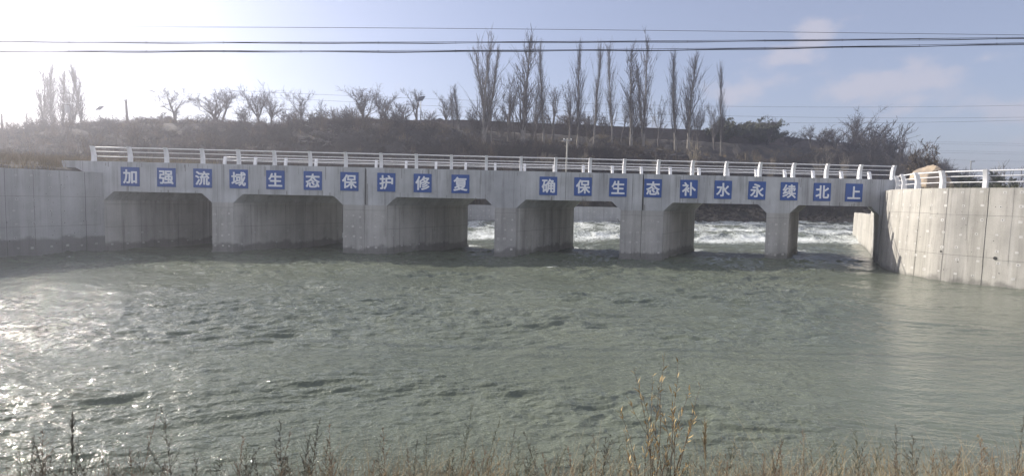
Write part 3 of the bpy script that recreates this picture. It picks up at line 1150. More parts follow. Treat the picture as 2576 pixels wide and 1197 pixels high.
def limb(rg, segs, p, d, L, r0, r1, k, wob, up):
    pts = [(p, d, r0)]
    for i in range(k):
        d = norm((d[0] + rg.gauss(0, wob), d[1] + rg.gauss(0, wob), d[2] + rg.gauss(0, wob) + up))
        q = vadd(p, d, L / k)
        ra, rb = r0 + (r1 - r0) * i / k, r0 + (r1 - r0) * (i + 1) / k
        segs.append((*p, *q, ra, rb))
        p = q
        pts.append((p, d, rb))
    return pts


def poplar(seed, h=17.0, nb=95, spread=1.0, stems=1):
    rg = random.Random(seed)
    tr, cr = [], []
    for s_ in range(stems):
        hh = h * (1 if s_ == 0 else rg.uniform(0.72, 0.9))
        d0 = norm((rg.gauss(0, 0.02), rg.gauss(0, 0.02), 1)) if s_ == 0 else bend(rg, (0, 0, 1), rg.uniform(0.05, 0.10))
        pts = limb(rg, tr, (0, 0, -0.4), d0, hh, 0.21 * h / 17, 0.014, 14, 0.022, 0.03)
        for i in range(nb // stems):
            t = 0.10 + 0.86 * (i + rg.random()) / (nb / stems)
            j = t * 14
            a, b = pts[int(j)], pts[min(int(j) + 1, 14)]
            f = j - int(j)
            p = tuple(a[0][c] * (1 - f) + b[0][c] * f for c in range(3))
            shape = (1 - t) ** 0.55 * min(1, 0.5 + t * 2.4)
            L = hh * (0.085 + 0.25 * shape) * rg.uniform(0.5, 1.25)
            if rg.random() < 0.12:
                continue
            d = bend(rg, a[1], rg.uniform(0.16, 0.42) * spread * (1.0 if t < 0.6 else 0.6))
            bp_ = limb(rg, cr, p, d, L, 0.052 * (1.15 - t), 0.013, 6, 0.075, 0.13)
            for w in range(9):
                q = bp_[rg.randint(1, 6)]
                limb(rg, cr, q[0], bend(rg, q[1], rg.uniform(0.15, 0.45)), L * rg.uniform(0.2, 0.46), 0.0145, 0.008, 2, 0.06, 0.15)
    return tr, cr


def broad(seed, h=9.0, fork=0.3, spread=0.65, n1=5, n2=6, n3=6, n4=4, up=0.05, lean=0.0, stems=1, twr=0.016):
    rg = random.Random(seed)
    tr, cr = [], []
    for s_ in range(stems):
        az = rg.uniform(0, 6.28)
        d0 = bend(rg, (0, 0, 1), lean + (0.28 * rg.random() if stems > 1 else 0), None)
        T = limb(rg, tr, (0, 0, -0.3), d0, h * fork * rg.uniform(0.9, 1.1), 0.030 * h / max(1, stems ** 0.5), 0.021 * h / max(1, stems ** 0.5), 4, 0.05, 0.02)
        for i in range(n1):
            q = T[4] if i < n1 - 2 else T[rg.randint(2, 4)]
            d = bend(rg, q[1], spread * rg.uniform(0.45, 1.1) if i else spread * 0.2, az + 6.28 * i / n1 + rg.uniform(-.4, .4))
            L1 = h * (0.98 - fork) * rg.uniform(0.55, 0.85)
            B = limb(rg, tr, q[0], d, L1, q[2] * 0.72, 0.016, 6, 0.07, up)
            for j in range(n2):
                q2 = B[min(6, 1 + int(rg.random() * 6))]
                L2 = L1 * rg.uniform(0.3, 0.52)
                C = limb(rg, cr, q2[0], bend(rg, q2[1], rg.uniform(0.3, 0.8)), L2, max(0.02, q2[2] * 0.6), 0.014, 4, 0.09, up)
                for k_ in range(n3):
                    q3 = C[rg.randint(1, 4)]
                    D = limb(rg, cr, q3[0], bend(rg, q3[1], rg.uniform(0.3, 0.8)), L2 * rg.uniform(0.3, 0.6), 0.020, 0.012, 2, 0.1, up * 1.2)
                    for m_ in range(n4):
                        q4 = D[rg.randint(0, 2)]
                        limb(rg, cr, q4[0], bend(rg, q4[1], rg.uniform(0.3, 0.9)), L2 * rg.uniform(0.16, 0.34), twr, 0.011, 1, 0.1, up)
    return tr, cr


TREE_MESH = {}


def tree_variant(key, gen, bark, twig, extra=None, pc=84):
    tr, cr = gen
    hz = max(s[5] for s in tr + cr)
    xs = np.array([[s[3], s[4]] for s in tr + cr])
    wd = (np.percentile(np.hypot(xs[:, 0], xs[:, 1]), pc)) * 2
    V, F = tubes_np(tr, 6)
    mt = np_mesh('trunk', V, F, bark, None, True)
    V, F = tubes_np(cr, 3)
    mats = [twig]
    if extra is not None:
        V2, F2, m2 = extra(cr)
        mi = np.concatenate([np.zeros(len(F), int), np.ones(len(F2), int)])
        F = np.concatenate([F, F2 + len(V)])
        V = np.concatenate([V, V2])
        mc = np_mesh('crown', V, F, [twig, m2], mi)
    else:
        mc = np_mesh('crown', V, F, mats)
    TREE_MESH[key] = (mt, mc, hz, wd)


def leaf_quads(segs, mat, n, size, seed, droop=0.0, hang=False):
    def fn(cr):
        rg = np.random.RandomState(seed)
        S = np.array(cr)
        S = S[S[:, 6] < 0.03]
        pick = S[rg.randint(0, len(S), n)]
        t = rg.rand(n, 1)
        p = pick[:, 0:3] * (1 - t) + pick[:, 3:6] * t
        d = rg.normal(size=(n, 3))
        if hang:
            d = d * 0.25 + np.array([[0, 0, -1.0]])
        d /= np.linalg.norm(d, axis=1, keepdims=True)
        sd = np.cross(d, rg.normal(size=(n, 3)))
        sd /= np.linalg.norm(sd, axis=1, keepdims=True)
        L = size[0] * rg.uniform(0.6, 1.4, (n, 1))
        w = size[1] * rg.uniform(0.6, 1.4, (n, 1))
        V = np.stack([p, p + d * L * 0.5 + sd * w, p + d * L, p + d * L * 0.5 - sd * w], 1).reshape(-1, 3)
        F = np.arange(n * 4).reshape(n, 4)
        return V, F, mat
    return fn


for s in range(5):
    tree_variant('poplar%d' % s, poplar(100 + s, 17, 84 + 7 * s, [0.8, 0.95, 0.75, 0.9, 0.85][s], 1), M['bark_pale'], M['twig'])
tree_variant('poplar_multi', poplar(120, 17, 150, 1.15, 3), M['bark_pale'], M['twig'])
tree_variant('poplar_multi2', poplar(123, 17, 130, 1.1, 2), M['bark_pale'], M['twig'])
for s in range(5):
    tree_variant('broad%d' % s, broad(200 + s, 9, [0.36, 0.30, 0.24, 0.27, 0.33][s], [0.80, 0.60, 0.48, 0.62, 0.70][s], [5, 6, 8, 7, 6][s], 8, 6, 4, [0.06, 0.085, 0.10, 0.075, 0.06][s]), M['bark'], M['twig'], None, 93)
for s in range(3):
    tree_variant('lean%d' % s, broad(230 + s, 11, 0.42, 0.55, 5, 7, 6, 4, 0.06, 0.16), M['bark'], M['twig'])
for s in range(4):
    tree_variant('bush%d' % s, broad(250 + s, 4.2, 0.22, 0.55, 3, 5, 5, 2, 0.06, 0.1, 5, 0.010), M['bark'], M['twig'])
for s in range(2):
    tree_variant('brownbush%d' % s, broad(270 + s, 5, 0.22, 0.7, 4, 6, 5, 4, 0.02, 0.1, 5), M['bark'], M['twig_brown'], leaf_quads(None, M['brown_leaf'], 1500, (0.22, 0.04), 3 + s, hang=True))
for s in range(2):
    tree_variant('willow%d' % s, broad(280 + s, 7, 0.22, 0.62, 8, 8, 6, 3, 0.02), M['bark'], M['twig_brown'], leaf_quads(None, M['willow_leaf'], 15000, (0.50, 0.04), 13 + s, hang=True))
for s in range(2):
    tree_variant('leafy%d' % s, broad(290 + s, 4.5, 0.3, 0.55, 5, 6, 5, 3, 0.03), M['bark'], M['twig'], leaf_quads(None, M['brown_leaf'], 520, (0.16, 0.045), 23 + s))
for s in range(3):
    tree_variant('pale%d' % s, broad(300 + s, 6, 0.25, 0.32, 4, 6, 5, 3, 0.10, 0.03, 2), M['pale_twig'], M['pale_twig'])


def plant(name, key, u, Y, vtop, wpx, label, cat='tree', rz=None, group=None, base_z=None, v_at=None):
    """stand one tree on the ground where the survey sees it: u = column of its foot, Y = distance, vtop = row of its tip"""
    mt, mc, hz, wd = TREE_MESH[key]
    p = at(u, 430, Y)
    z = gz(p.x, Y) if base_z is None else base_z
    p = at(u, v_at, Y) if v_at else p
    # column drifts with height because the photographer's camera leans: place by the foot
    for _ in range(3):
        foot_v = 500 + 0.02 * (u - 1288) - (z - H) * 1415 / Y
        p = at(u, foot_v, Y)
    ztop = at(u, vtop, Y).z
    hgt = max(0.5, ztop - z)
    w = wpx * Y / 1415
    o = thing(name, label, cat, (p.x, Y, z), rz if rz is not None else (hash((u, Y)) % 628) / 100.0, group)
    sx = w / wd
    sz = hgt / hz
    sx = min(max(sx, sz * 0.45), sz * 2.2)
    o.scale = (sx, sx, sz)
    link('trunk', mt, o)
    link('crown', mc, o)
    return o


GP = 'tall bare poplars behind the bridge'
for key, u, Y, vt, w, lab in [
    ('poplar_multi', 1216, 81, 62, 66, 'broadest bare poplar of the tall row, many stems, at its left end'),
    ('poplar1', 1236, 82, 116, 30, 'shorter bare poplar pressed against the broadest poplar of the tall row'),
    ('poplar0', 1315, 82, 66, 54, 'tall dense spindle shaped bare poplar, next right after the broadest one'),
    ('poplar2', 1368, 83, 92, 36, 'narrow bare poplar between the dense spindle poplar and a rounded brown bush'),
    ('poplar3', 1452, 85, 94, 30, 'narrow bare poplar just right of the rounded brown bush on the ridge'),
    ('poplar4', 1494, 86, 97, 36, 'bare poplar low branched to the ground, second right of the rounded brown bush'),
    ('poplar1', 1540, 87, 93, 38, 'bare poplar with a clear lower trunk, third right of the rounded brown bush'),
    ('poplar0', 1587, 87, 90, 40, 'bare poplar with the whitest trunk, beside the tallest slim poplar'),
    ('poplar_multi2', 1618, 88, 64, 48, 'tallest slim bare poplar, its forked tip crossing the upper cable'),
    ('poplar2', 1699, 89, 113, 38, 'bare poplar of paired stems in the close pair near the right of the row'),
    ('poplar3', 1731, 90, 118, 42, 'right hand bare poplar of the close pair near the right of the row'),
    ('poplar4', 1813, 90, 147, 30, 'last slender bare poplar of the row, standing alone before the green willows'),
    ('poplar2', 1155, 86, 208, 36, 'short bare poplar left of the broadest poplar, above the ridge wall'),
    ('poplar4', 1138, 88, 232, 28, 'shortest bare poplar beside the tiled roof on the ridge'),
]:
    plant('poplar', key, u, Y, vt, w, lab, 'tree', group=GP)
GL = 'bare poplars in the left clump'
for key, u, Y, vt, w, lab in [
    ('poplar1', 68, 104, 277, 26, 'small bare poplar at the left foot of the left poplar clump'),
    ('poplar_multi2', 112, 103, 160, 52, 'broad leaning bare poplar, leftmost tall one of the left clump'),
    ('poplar3', 131, 103, 151, 32, 'slim tallest bare poplar of the left clump'),
    ('poplar0', 158, 101, 163, 40, 'bare poplar in the dense middle of the left clump'),
    ('poplar_multi', 180, 100, 164, 42, 'many stemmed bare poplar beside the transformer pole'),
    ('poplar4', 209, 98, 153, 44, 'bare poplar standing apart at the right of the left clump'),
]:
    plant('poplar', key, u, Y, vt, w, lab, 'tree', group=GL)
GV = 'bare broad trees on the ridge'
for key, u, Y, vt, w, lab in [
    ('broad0', 443, 87, 212, 108, 'wide vase shaped bare tree on a clear trunk, left of the gabled roof'),
    ('broad1', 538, 86, 218, 104, 'wide bare tree in front of the gabled house'),
    ('lean0', 556, 87, 208, 60, 'slanting bare tree close behind the gabled house'),
    ('broad2', 652, 84, 201, 84, 'tall rounded bare tree right of the gabled house'),
    ('broad3', 682, 84, 226, 66, 'dense twiggy bare tree leaning on the tall rounded one'),
    ('broad4', 758, 83, 220, 74, 'round headed bare tree at the left end of the ridge wall'),
    ('broad1', 912, 82, 209, 90, 'spreading bare tree left in the pair before the ridge wall'),
    ('broad2', 957, 81, 206, 72, 'upright bare tree right in the pair before the ridge wall'),
    ('lean1', 1045, 81, 216, 46, 'slim bare tree just left of the solar lamp on the ridge'),
    ('broad3', 1122, 85, 223, 52, 'ragged bare tree right of the solar lamp, by the tiled roof'),
    ('lean2', 1281, 83, 168, 58, 'crooked dark bare tree leaning left between the two biggest poplars'),
    ('lean0', 1296, 84, 220, 44, 'short crooked bare tree left of the dense spindle poplar'),
    ('broad4', 1344, 83, 195, 62, 'rounded bare tree left of a narrow poplar, right of the dense spindle poplar'),
    ('lean1', 1390, 85, 208, 44, 'thin bare tree rising from the rounded brown bush'),
    ('lean2', 1432, 86, 187, 40, 'thin upright bare tree at the right edge of the rounded brown bush'),
    ('lean0', 1562, 88, 246, 40, 'small leaning bare tree between two clear trunked poplars'),
    ('broad0', 1655, 89, 232, 50, 'small round bare tree between the tallest slim poplar and the close pair'),
    ('broad2', 1755, 91, 243, 44, 'small bare tree right of the close pair of poplars'),
    ('broad1', 1796, 92, 256, 44, 'low twiggy bare tree beside the last slender poplar'),
    ('broad3', 2150, 104, 266, 84, 'tall bare tree on the right flank of the hill'),
    ('broad4', 2040, 103, 310, 54, 'low bare tree on the ridge right of the green willows'),
    ('broad0', 1935, 98, 282, 40, 'thin bare crown poking out above the second green willow'),
]:
    plant('bare_tree', key, u, Y, vt, w, lab, 'tree', group=GV)
for key, u, Y, vt, w, lab, nm, ct in [
    ('willow0', 1812, 99, 296, 104, 'grey green leafy willow behind the last slender poplar', 'willow_tree', 'tree'),
    ('willow1', 1932, 101, 287, 132, 'biggest grey green leafy willow, right on the ridge', 'willow_tree', 'tree'),
    ('brownbush0', 1404, 97, 283, 80, 'rounded brown bush above the ridge wall, left one', 'bush', 'bush'),
    ('brownbush1', 1444, 96, 278, 66, 'rounded brown bush above the ridge wall, right one', 'bush', 'bush'),
    ('bush0', 2105, 104, 312, 76, 'many stemmed bare bush left of the tall bare tree on the right flank', 'bush', 'bush'),
    ('bush1', 2228, 98, 297, 100, 'biggest bare bush, mounded, right of the tall bare tree', 'bush', 'bush'),
    ('bush2', 2262, 92, 335, 80, 'low bare bush at the right end of the hill', 'bush', 'bush'),
    ('bush3', 2190, 96, 325, 70, 'bare bush squeezed between the tall bare tree and the biggest bush', 'bush', 'bush'),
    ('bush1', 2172, 99, 318, 60, 'bare bush in front of the tall bare tree on the right flank', 'bush', 'bush'),
    ('bush0', 2206, 97, 312, 64, 'bare bush on the left shoulder of the biggest mounded bush', 'bush', 'bush'),
    ('bush2', 2248, 95, 312, 60, 'bare bush on the right shoulder of the biggest mounded bush', 'bush', 'bush'),
    ('bush3', 2281, 88, 350, 60, 'bare bush lowest on the right end of the hill, by the withered young trees', 'bush', 'bush'),
    ('bush1', 2135, 100, 330, 50, 'bare bush left in front of the tall bare tree on the right flank', 'bush', 'bush'),
    ('leafy0', 2321, 48, 340, 70, 'young tree with withered leaves behind the boulder', 'young_tree', 'tree'),
    ('leafy1', 2298, 52, 385, 50, 'smaller young tree with withered leaves left behind the boulder', 'young_tree', 'tree'),
    ('leafy0', 410, 88, 280, 36, 'small leafy bush left of the vase shaped tree', 'bush', 'bush'),
    ('leafy1', 432, 88, 288, 26, 'tiny leafy bush touching the trunk of the vase shaped tree', 'bush', 'bush'),
    ('leafy0', 266, 97, 300, 30, 'small leafy bush at the foot of the left solar lamp', 'bush', 'bush'),
    ('bush1', 345, 92, 290, 40, 'bare bush right of the slanting utility pole', 'bush', 'bush'),
    ('bush2', 300, 95, 305, 36, 'low bare bush left of the slanting utility pole', 'bush', 'bush'),
    ('bush3', 40, 105, 310, 52, 'low bare bush left of the left poplar clump', 'bush', 'bush'),
    ('bush0', 90, 102, 300, 46, 'bare bush under the broad leaning poplar of the left clump', 'bush', 'bush'),
    ('bush0', 232, 98, 300, 44, 'bare bush under the poplar that stands apart', 'bush', 'bush'),
    ('bush2', 720, 84, 262, 62, 'bare bush between two round headed trees left of the ridge wall', 'bush', 'bush'),
    ('bush0', 618, 86, 255, 50, 'bare bush at the right gable of the gabled house', 'bush', 'bush'),
    ('leafy1', 790, 86, 278, 56, 'half leafy bush over the left end of the ridge wall', 'bush', 'bush'),
    ('bush3', 878, 83, 262, 62, 'bare bush below the spreading tree before the ridge wall', 'bush', 'bush'),
    ('bush1', 1000, 84, 248, 56, 'bare bush between the pair of trees and the slim tree by the lamp', 'bush', 'bush'),
    ('bush0', 1078, 86, 272, 50, 'bare bush right behind the solar lamp on the ridge', 'bush', 'bush'),
    ('bush2', 1255, 84, 250, 60, 'bare bush between the broadest poplar and the crooked tree', 'bush', 'bush'),
    ('bush1', 1200, 82, 262, 50, 'bare bush at the foot of the broadest poplar', 'bush', 'bush'),
    ('bush3', 1345, 85, 262, 46, 'bare bush at the foot of the narrow poplar', 'bush', 'bush'),
    ('bush0', 1480, 88, 270, 44, 'bare bush right of the rounded brown bush', 'bush', 'bush'),
    ('bush2', 1600, 89, 275, 52, 'bare bush at the foot of the tallest slim poplar', 'bush', 'bush'),
    ('bush1', 1520, 90, 280, 36, 'bare bush between the second and third poplars right of the brown bush', 'bush', 'bush'),
    ('bush3', 1990, 101, 322, 50, 'bare bush leaning on the biggest willow', 'bush', 'bush'),
    ('bush1', 2068, 102, 318, 46, 'bare bush beside the low tree on the ridge', 'bush', 'bush'),
]:
    plant(nm, key, u, Y, vt, w, lab, ct, group='bushes on the ridge' if ct == 'bush' else None)
for key, u, Y, vt, w, lab in [
    ('pale1', 1737, 73, 330, 30, 'pale sapling on the dark slope below the close pair of poplars'),
    ('pale0', 2057, 82, 362, 34, 'pale many stemmed sapling on the slope near the right end of the bridge'),
    ('pale2', 1943, 80, 380, 22, 'smallest pale sapling on the slope below the biggest willow'),
    ('pale1', 1365, 72, 375, 40, 'pale sapling on the slope left of the pale post'),
    ('pale2', 1470, 73, 372, 46, 'pale bushy sapling on the slope right of the pale post'),
    ('pale0', 1650, 75, 385, 36, 'short pale sapling on the slope above the double pier'),
    ('pale2', 2125, 84, 378, 30, 'pale sapling near the foot of the tall bare tree'),
]:
    plant('sapling', key, u, Y, vt, w, lab, 'tree', group='pale saplings on the slope')
# young pines and scrub on the right bank


def pine(seed):
    rg = random.Random(seed)
    tr, cr = [], []
    limb(rg, tr, (0, 0, -0.1), (0, 0, 1), 1.9, 0.035, 0.012, 6, 0.02, 0.03)
    for i in range(60):
        t = 0.15 + 0.8 * i / 60
        p = (0, 0, 1.9 * t)
        d = bend(rg, (0, 0, 1), rg.uniform(0.9, 1.35))
        B = limb(rg, cr, p, d, (0.62 * (1 - t) + 0.1) * rg.uniform(0.7, 1.1), 0.014, 0.006, 3, 0.08, 0.15)
        for q in B[1:]:
            for _ in range(7):
                limb(rg, cr, q[0], bend(rg, q[1], rg.uniform(0.3, 1.0)), rg.uniform(0.07, 0.14), 0.010, 0.004, 1, 0.05, 0.1)
    return tr, cr


tree_variant('pine0', pine(1), M['bark'], M['pine'])
tree_variant('pine1', pine(2), M['bark'], M['pine'])
for key, u, Y, vt, w, lab in [
    ('pine0', 2416, 42, 436, 26, 'young pine behind the second railing panel, nearest the boulder'),
    ('pine1', 2440, 44, 440, 30, 'young pine with a dark top, second from the boulder'),
    ('pine0', 2494, 45, 428, 30, 'tallest young pine behind the right railing'),
    ('pine1', 2512, 41, 440, 36, 'broad low young pine beside the tallest one'),
    ('pine0', 2545, 43, 444, 30, 'young pine closest to the last railing post'),
    ('pine1', 2470, 40, 448, 30, 'lowest young pine in the middle of the right railing'),
]:
    plant('young_pine', key, u, Y, vt, w, lab, 'tree', group='young pines behind the right railing')
plant('bush', 'bush3', 2535, 62, 402, 60, 'bare twiggy bush above the young pines at the right', 'bush')
plant('bush', 'pale1', 2503, 60, 405, 26, 'slim pale bush left of the twiggy bush at the right', 'bush')


# ------------------------------------------------------------------ brush, rubble and dry grass (uncountable)
def copies(parts, n, place, nside=3):
    """merge n transformed copies of random segment lists"""
    out = []
    for i in range(n):
        S = parts[i % len(parts)]
        x, y, z, s, rz, sz = place(i)
        c, q = math.cos(rz), math.sin(rz)
        Rm = np.array([[c, -q, 0], [q, c, 0], [0, 0, 1]])
        A = S.copy()
        for k in (0, 3):
            P = A[:, k:k + 3] @ Rm.T
            P[:, :2] *= s
            P[:, 2] *= sz
            A[:, k:k + 3] = P + np.array([x, y, z])
        out.append(A)
    return np.concatenate(out)


def brush_part(seed, h=2.2, stems=12):
    rg = random.Random(seed)
    s = []
    for _ in range(stems):
        B = limb(rg, s, (rg.gauss(0, 0.35), rg.gauss(0, 0.35), -0.1), bend(rg, (0, 0, 1), rg.uniform(0.05, 0.6)), h * rg.uniform(0.5, 1.0), 0.028, 0.014, 3, 0.12, 0.04)
        for _ in range(7):
            q = B[rg.randint(1, 3)]
            C = limb(rg, s, q[0], bend(rg, q[1], rg.uniform(0.3, 0.9)), h * rg.uniform(0.2, 0.45), 0.018, 0.011, 2, 0.1, 0.05)
            limb(rg, s, C[1][0], bend(rg, C[1][1], 0.6), h * 0.2, 0.014, 0.008, 1, 0, 0)
    return np.array(s)


rb = np.random.RandomState(8)
BR = [brush_part(i) for i in range(6)]


def slope_places(n, seed, k0, k1, xr=(-110, 86)):
    rs = np.random.RandomState(seed)
    out = []
    while len(out) < n:
        x = rs.uniform(xr[0], xr[1], 4 * n)
        yc, yt = np.interp(x, CREST_X, CREST_Y), np.interp(x, TOE_X, TOE_Y)
        t = rs.uniform(k0, k1, 4 * n)
        y = yt + (yc - yt) * t
        vis = np.abs(x) < y * 1.0
        dn = 0.7 * perlin(x * 0.12, y * 0.12, 7) + rs.uniform(-0.3, 0.7, 4 * n)
        ok = vis & (dn > 0)
        z = terrain_z(x, y)
        ok &= z > 1.6
        for a in np.nonzero(ok)[0]:
            out.append((x[a], y[a], z[a]))
    return out[:n]


PL = slope_places(1150, 5, -0.12, 0.86)
rs_ = np.random.RandomState(4)
S = copies(BR, len(PL), lambda i: (*PL[i], rs_.uniform(0.9, 1.6), rs_.uniform(0, 6.28), (0.35 + 1.0 * rs_.rand() ** 2) * (0.62 if PL[i][0] < -38 else 1.0)))
V, F = tubes_np(S, 3)
tag(link('brush', np_mesh('brush', V, F, M['brush'])), 'dark leafless brush covering the hillside', kind='stuff')
PL2 = slope_places(240, 15, -0.2, 0.75)
S = copies(BR, len(PL2), lambda i: (*PL2[i], rs_.uniform(0.5, 1.0), rs_.uniform(0, 6.28), rs_.uniform(0.5, 1.3)))
PL3 = slope_places(420, 35, 0.8, 1.04)
S = np.concatenate([S, copies(BR, len(PL3), lambda i: (*PL3[i], rs_.uniform(0.5, 1.0), rs_.uniform(0, 6.28), rs_.uniform(0.18, 0.5)))])
V, F = tubes_np(S, 3)
tag(link('brush', np_mesh('brush', V, F, M['twig_brown'])), 'scattered paler brown brush on the hillside', kind='stuff')


def blades(places, h, w, seed, per):
    rg = np.random.RandomState(seed)
    P = np.repeat(np.array(places), per, axis=0)
    n = len(P)
    P = P + rg.normal(0, 1, (n, 3)) * np.array([[0.22, 0.22, 0]])
    d = rg.normal(0, 0.3, (n, 2))
    L = h * rg.uniform(0.5, 1.3, (n, 1))
    a = rg.uniform(0, 6.28, n)
    sd = np.stack([np.cos(a), np.sin(a), np.zeros(n)], 1) * w
    mid = P + np.concatenate([d * 0.35, np.ones((n, 1))], 1) * L * 0.55
    tip = P + np.concatenate([d, np.ones((n, 1)) * 0.95], 1) * L
    V = np.stack([P - sd, P + sd, mid + sd * 0.7, mid - sd * 0.7, tip + sd * .15, tip - sd * .15], 1).reshape(-1, 3)
    b = np.arange(n)[:, None] * 6
    F = np.concatenate([b + np.array([[0, 1, 2, 3]]), b + np.array([[3, 2, 4, 5]])])
    return V, F


PLg = slope_places(900, 25, 0.85, 1.25) + slope_places(1100, 26, -0.1, 0.95)
V, F = blades(PLg, 0.7, 0.018, 3, 14)
tag(link('grass', np_mesh('grass', V, F, M['dry_grass'])), 'tan dry grass along the ridge and slope', kind='stuff')
# dry grass on the embankment above the left wall
pg = []
while len(pg) < 900:
    x, y = rb.uniform(-48, -23), rb.uniform(20, 46)
    z = gz(x, y) if len(pg) % 1 == 0 else 0
    if z > 4 and abs(x) < y * 1.15 + 3 and not (30 < y < 39.5 and x > -24.8):
        pg.append((x, y, z))
V, F = blades(pg, 0.55, 0.012, 9, 16)
tag(link('grass', np_mesh('grass', V, F, M['dry_grass'])), 'dry grass on the embankment above the left wall', kind='stuff')
pg = []
while len(pg) < 700:
    x, y = rb.uniform(21, 62), rb.uniform(22, 60)
    z = gz(x, y)
    if z > 3.6 and x < y * 1.1:
        pg.append((x, y, z - 0.02))
M['lawn'] = simple('winter lawn', (0.11, 0.115, 0.055), (0.06, 0.06, 0.035), 0.7, 0.9)
V, F = blades(pg, 0.35, 0.012, 10, 16)
tag(link('grass', np_mesh('grass', V, F, M['lawn'])), 'short dull green grass on the right bank', kind='stuff')


def stone_mesh(n, places, size, seed, mat, name, flat=0.6):
    rg = np.random.RandomState(seed)
    base = np.array([[-1, -1, -1], [1, -1, -1], [1, 1, -1], [-1, 1, -1], [-1, -1, 1], [1, -1, 1], [1, 1, 1], [-1, 1, 1]], float) * 0.5
    fq = np.array([[3, 2, 1, 0], [4, 5, 6, 7], [0, 1, 5, 4], [1, 2, 6, 5], [2, 3, 7, 6], [3, 0, 4, 7]])
    P = np.array(places)
    n = len(P)
    V = base[None] * rg.uniform(0.5, 1.2, (n, 8, 3))
    V *= (size * np.exp(rg.normal(0, 0.45, (n, 1, 1)))) * np.array([[[1.3, 1.0, flat]]])
    a, b = rg.uniform(0, 6.28, n), rg.uniform(-0.5, 0.5, n)
    c, s = np.cos(a)[:, None], np.sin(a)[:, None]
    x = V[:, :, 0] * c - V[:, :, 1] * s
    y = V[:, :, 0] * s + V[:, :, 1] * c
    z = V[:, :, 2] + x * b[:, None]
    V = np.stack([x, y, z], -1) + P[:, None, :]
    F = (np.arange(n)[:, None, None] * 8 + fq[None]).reshape(-1, 4)
    return np_mesh(name, V.reshape(-1, 3), F, mat)


st = []
while len(st) < 3200:
    x = rb.uniform(12, 75, 4000)
    y = rb.uniform(64, 98, 4000)
    sd = river_sd(x, y)
    z = terrain_z(x, y)
    ok = (sd > -0.8) & (sd < 7.5) & (y > 66)
    st += list(zip(x[ok], y[ok], z[ok]))
st = st[:3200]
tag(link('rubble', stone_mesh(0, st, 0.34, 3, M['rubble'], 'rubble')), 'brown rubble bank across the river beyond the openings', kind='stuff')
# broken slabs tipped down the slope
sl = []
for _ in range(90):
    t = rb.uniform(0, 1)
    c = at(860 - 80 * t + rb.normal(0, 22), 345, 78 - 8 * t)
    sl.append((c.x, c.y, gz(c.x, c.y) + 0.1))
for x in np.arange(-3, 40, 0.35):
    if rb.rand() < 0.75:
        y = np.interp(x, CREST_X, CREST_Y) + 0.5 + rb.normal(0, 0.8)
        sl.append((x, y, gz(x, y) + 0.1))
tag(link('rubble', stone_mesh(0, sl, 0.55, 5, M['slab'], 'rubble', 0.3)), 'pale broken slabs tipped down the middle of the slope', kind='stuff')


# ------------------------------------------------------------------ ridge wall, houses, poles, lamps
def ridge_wall():
    P = [(-33.6, 93.6), (-17, 93.6), (-8.3, 92), (10.2, 95), (33, 98.8), (43, 102), (61.8, 112), (69, 115)]
    mb = MB()
    for (x0, y0), (x1, y1) in zip(P, P[1:]):
        n = max(1, int(math.hypot(x1 - x0, y1 - y0) / 4))
        for k in range(n):
            a = (x0 + (x1 - x0) * k / n, y0 + (y1 - y0) * k / n)
            b = (x0 + (x1 - x0) * (k + 1) / n, y0 + (y1 - y0) * (k + 1) / n)
            zt = 15.75
            mb.hexa([(a[0], a[1], 11), (b[0], b[1], 11), (b[0], b[1] + .3, 11), (a[0], a[1] + .3, 11), (a[0], a[1], zt), (b[0], b[1], zt), (b[0], b[1] + .3, zt), (a[0], a[1] + .3, zt)], 0)
            mb.box(a[0] - .2, a[0] + .2, a[1] - 0.12, a[1] + 0.40, 12, zt + 0.06, 0)
            mb.hexa([(a[0], a[1] - .06, zt + .002), (b[0], b[1] - .06, zt + .002), (b[0], b[1] + .36, zt + .002), (a[0], a[1] + .36, zt + .002), (a[0], a[1] - .02, zt + .1), (b[0], b[1] - .02, zt + .1), (b[0], b[1] + .32, zt + .1), (a[0], a[1] + .32, zt + .1)], 1)
    tag(mb.build('brick_wall', [M['brick'], M['roof']]), 'long dark brick wall running along the ridge behind the trees', 'wall')


ridge_wall()


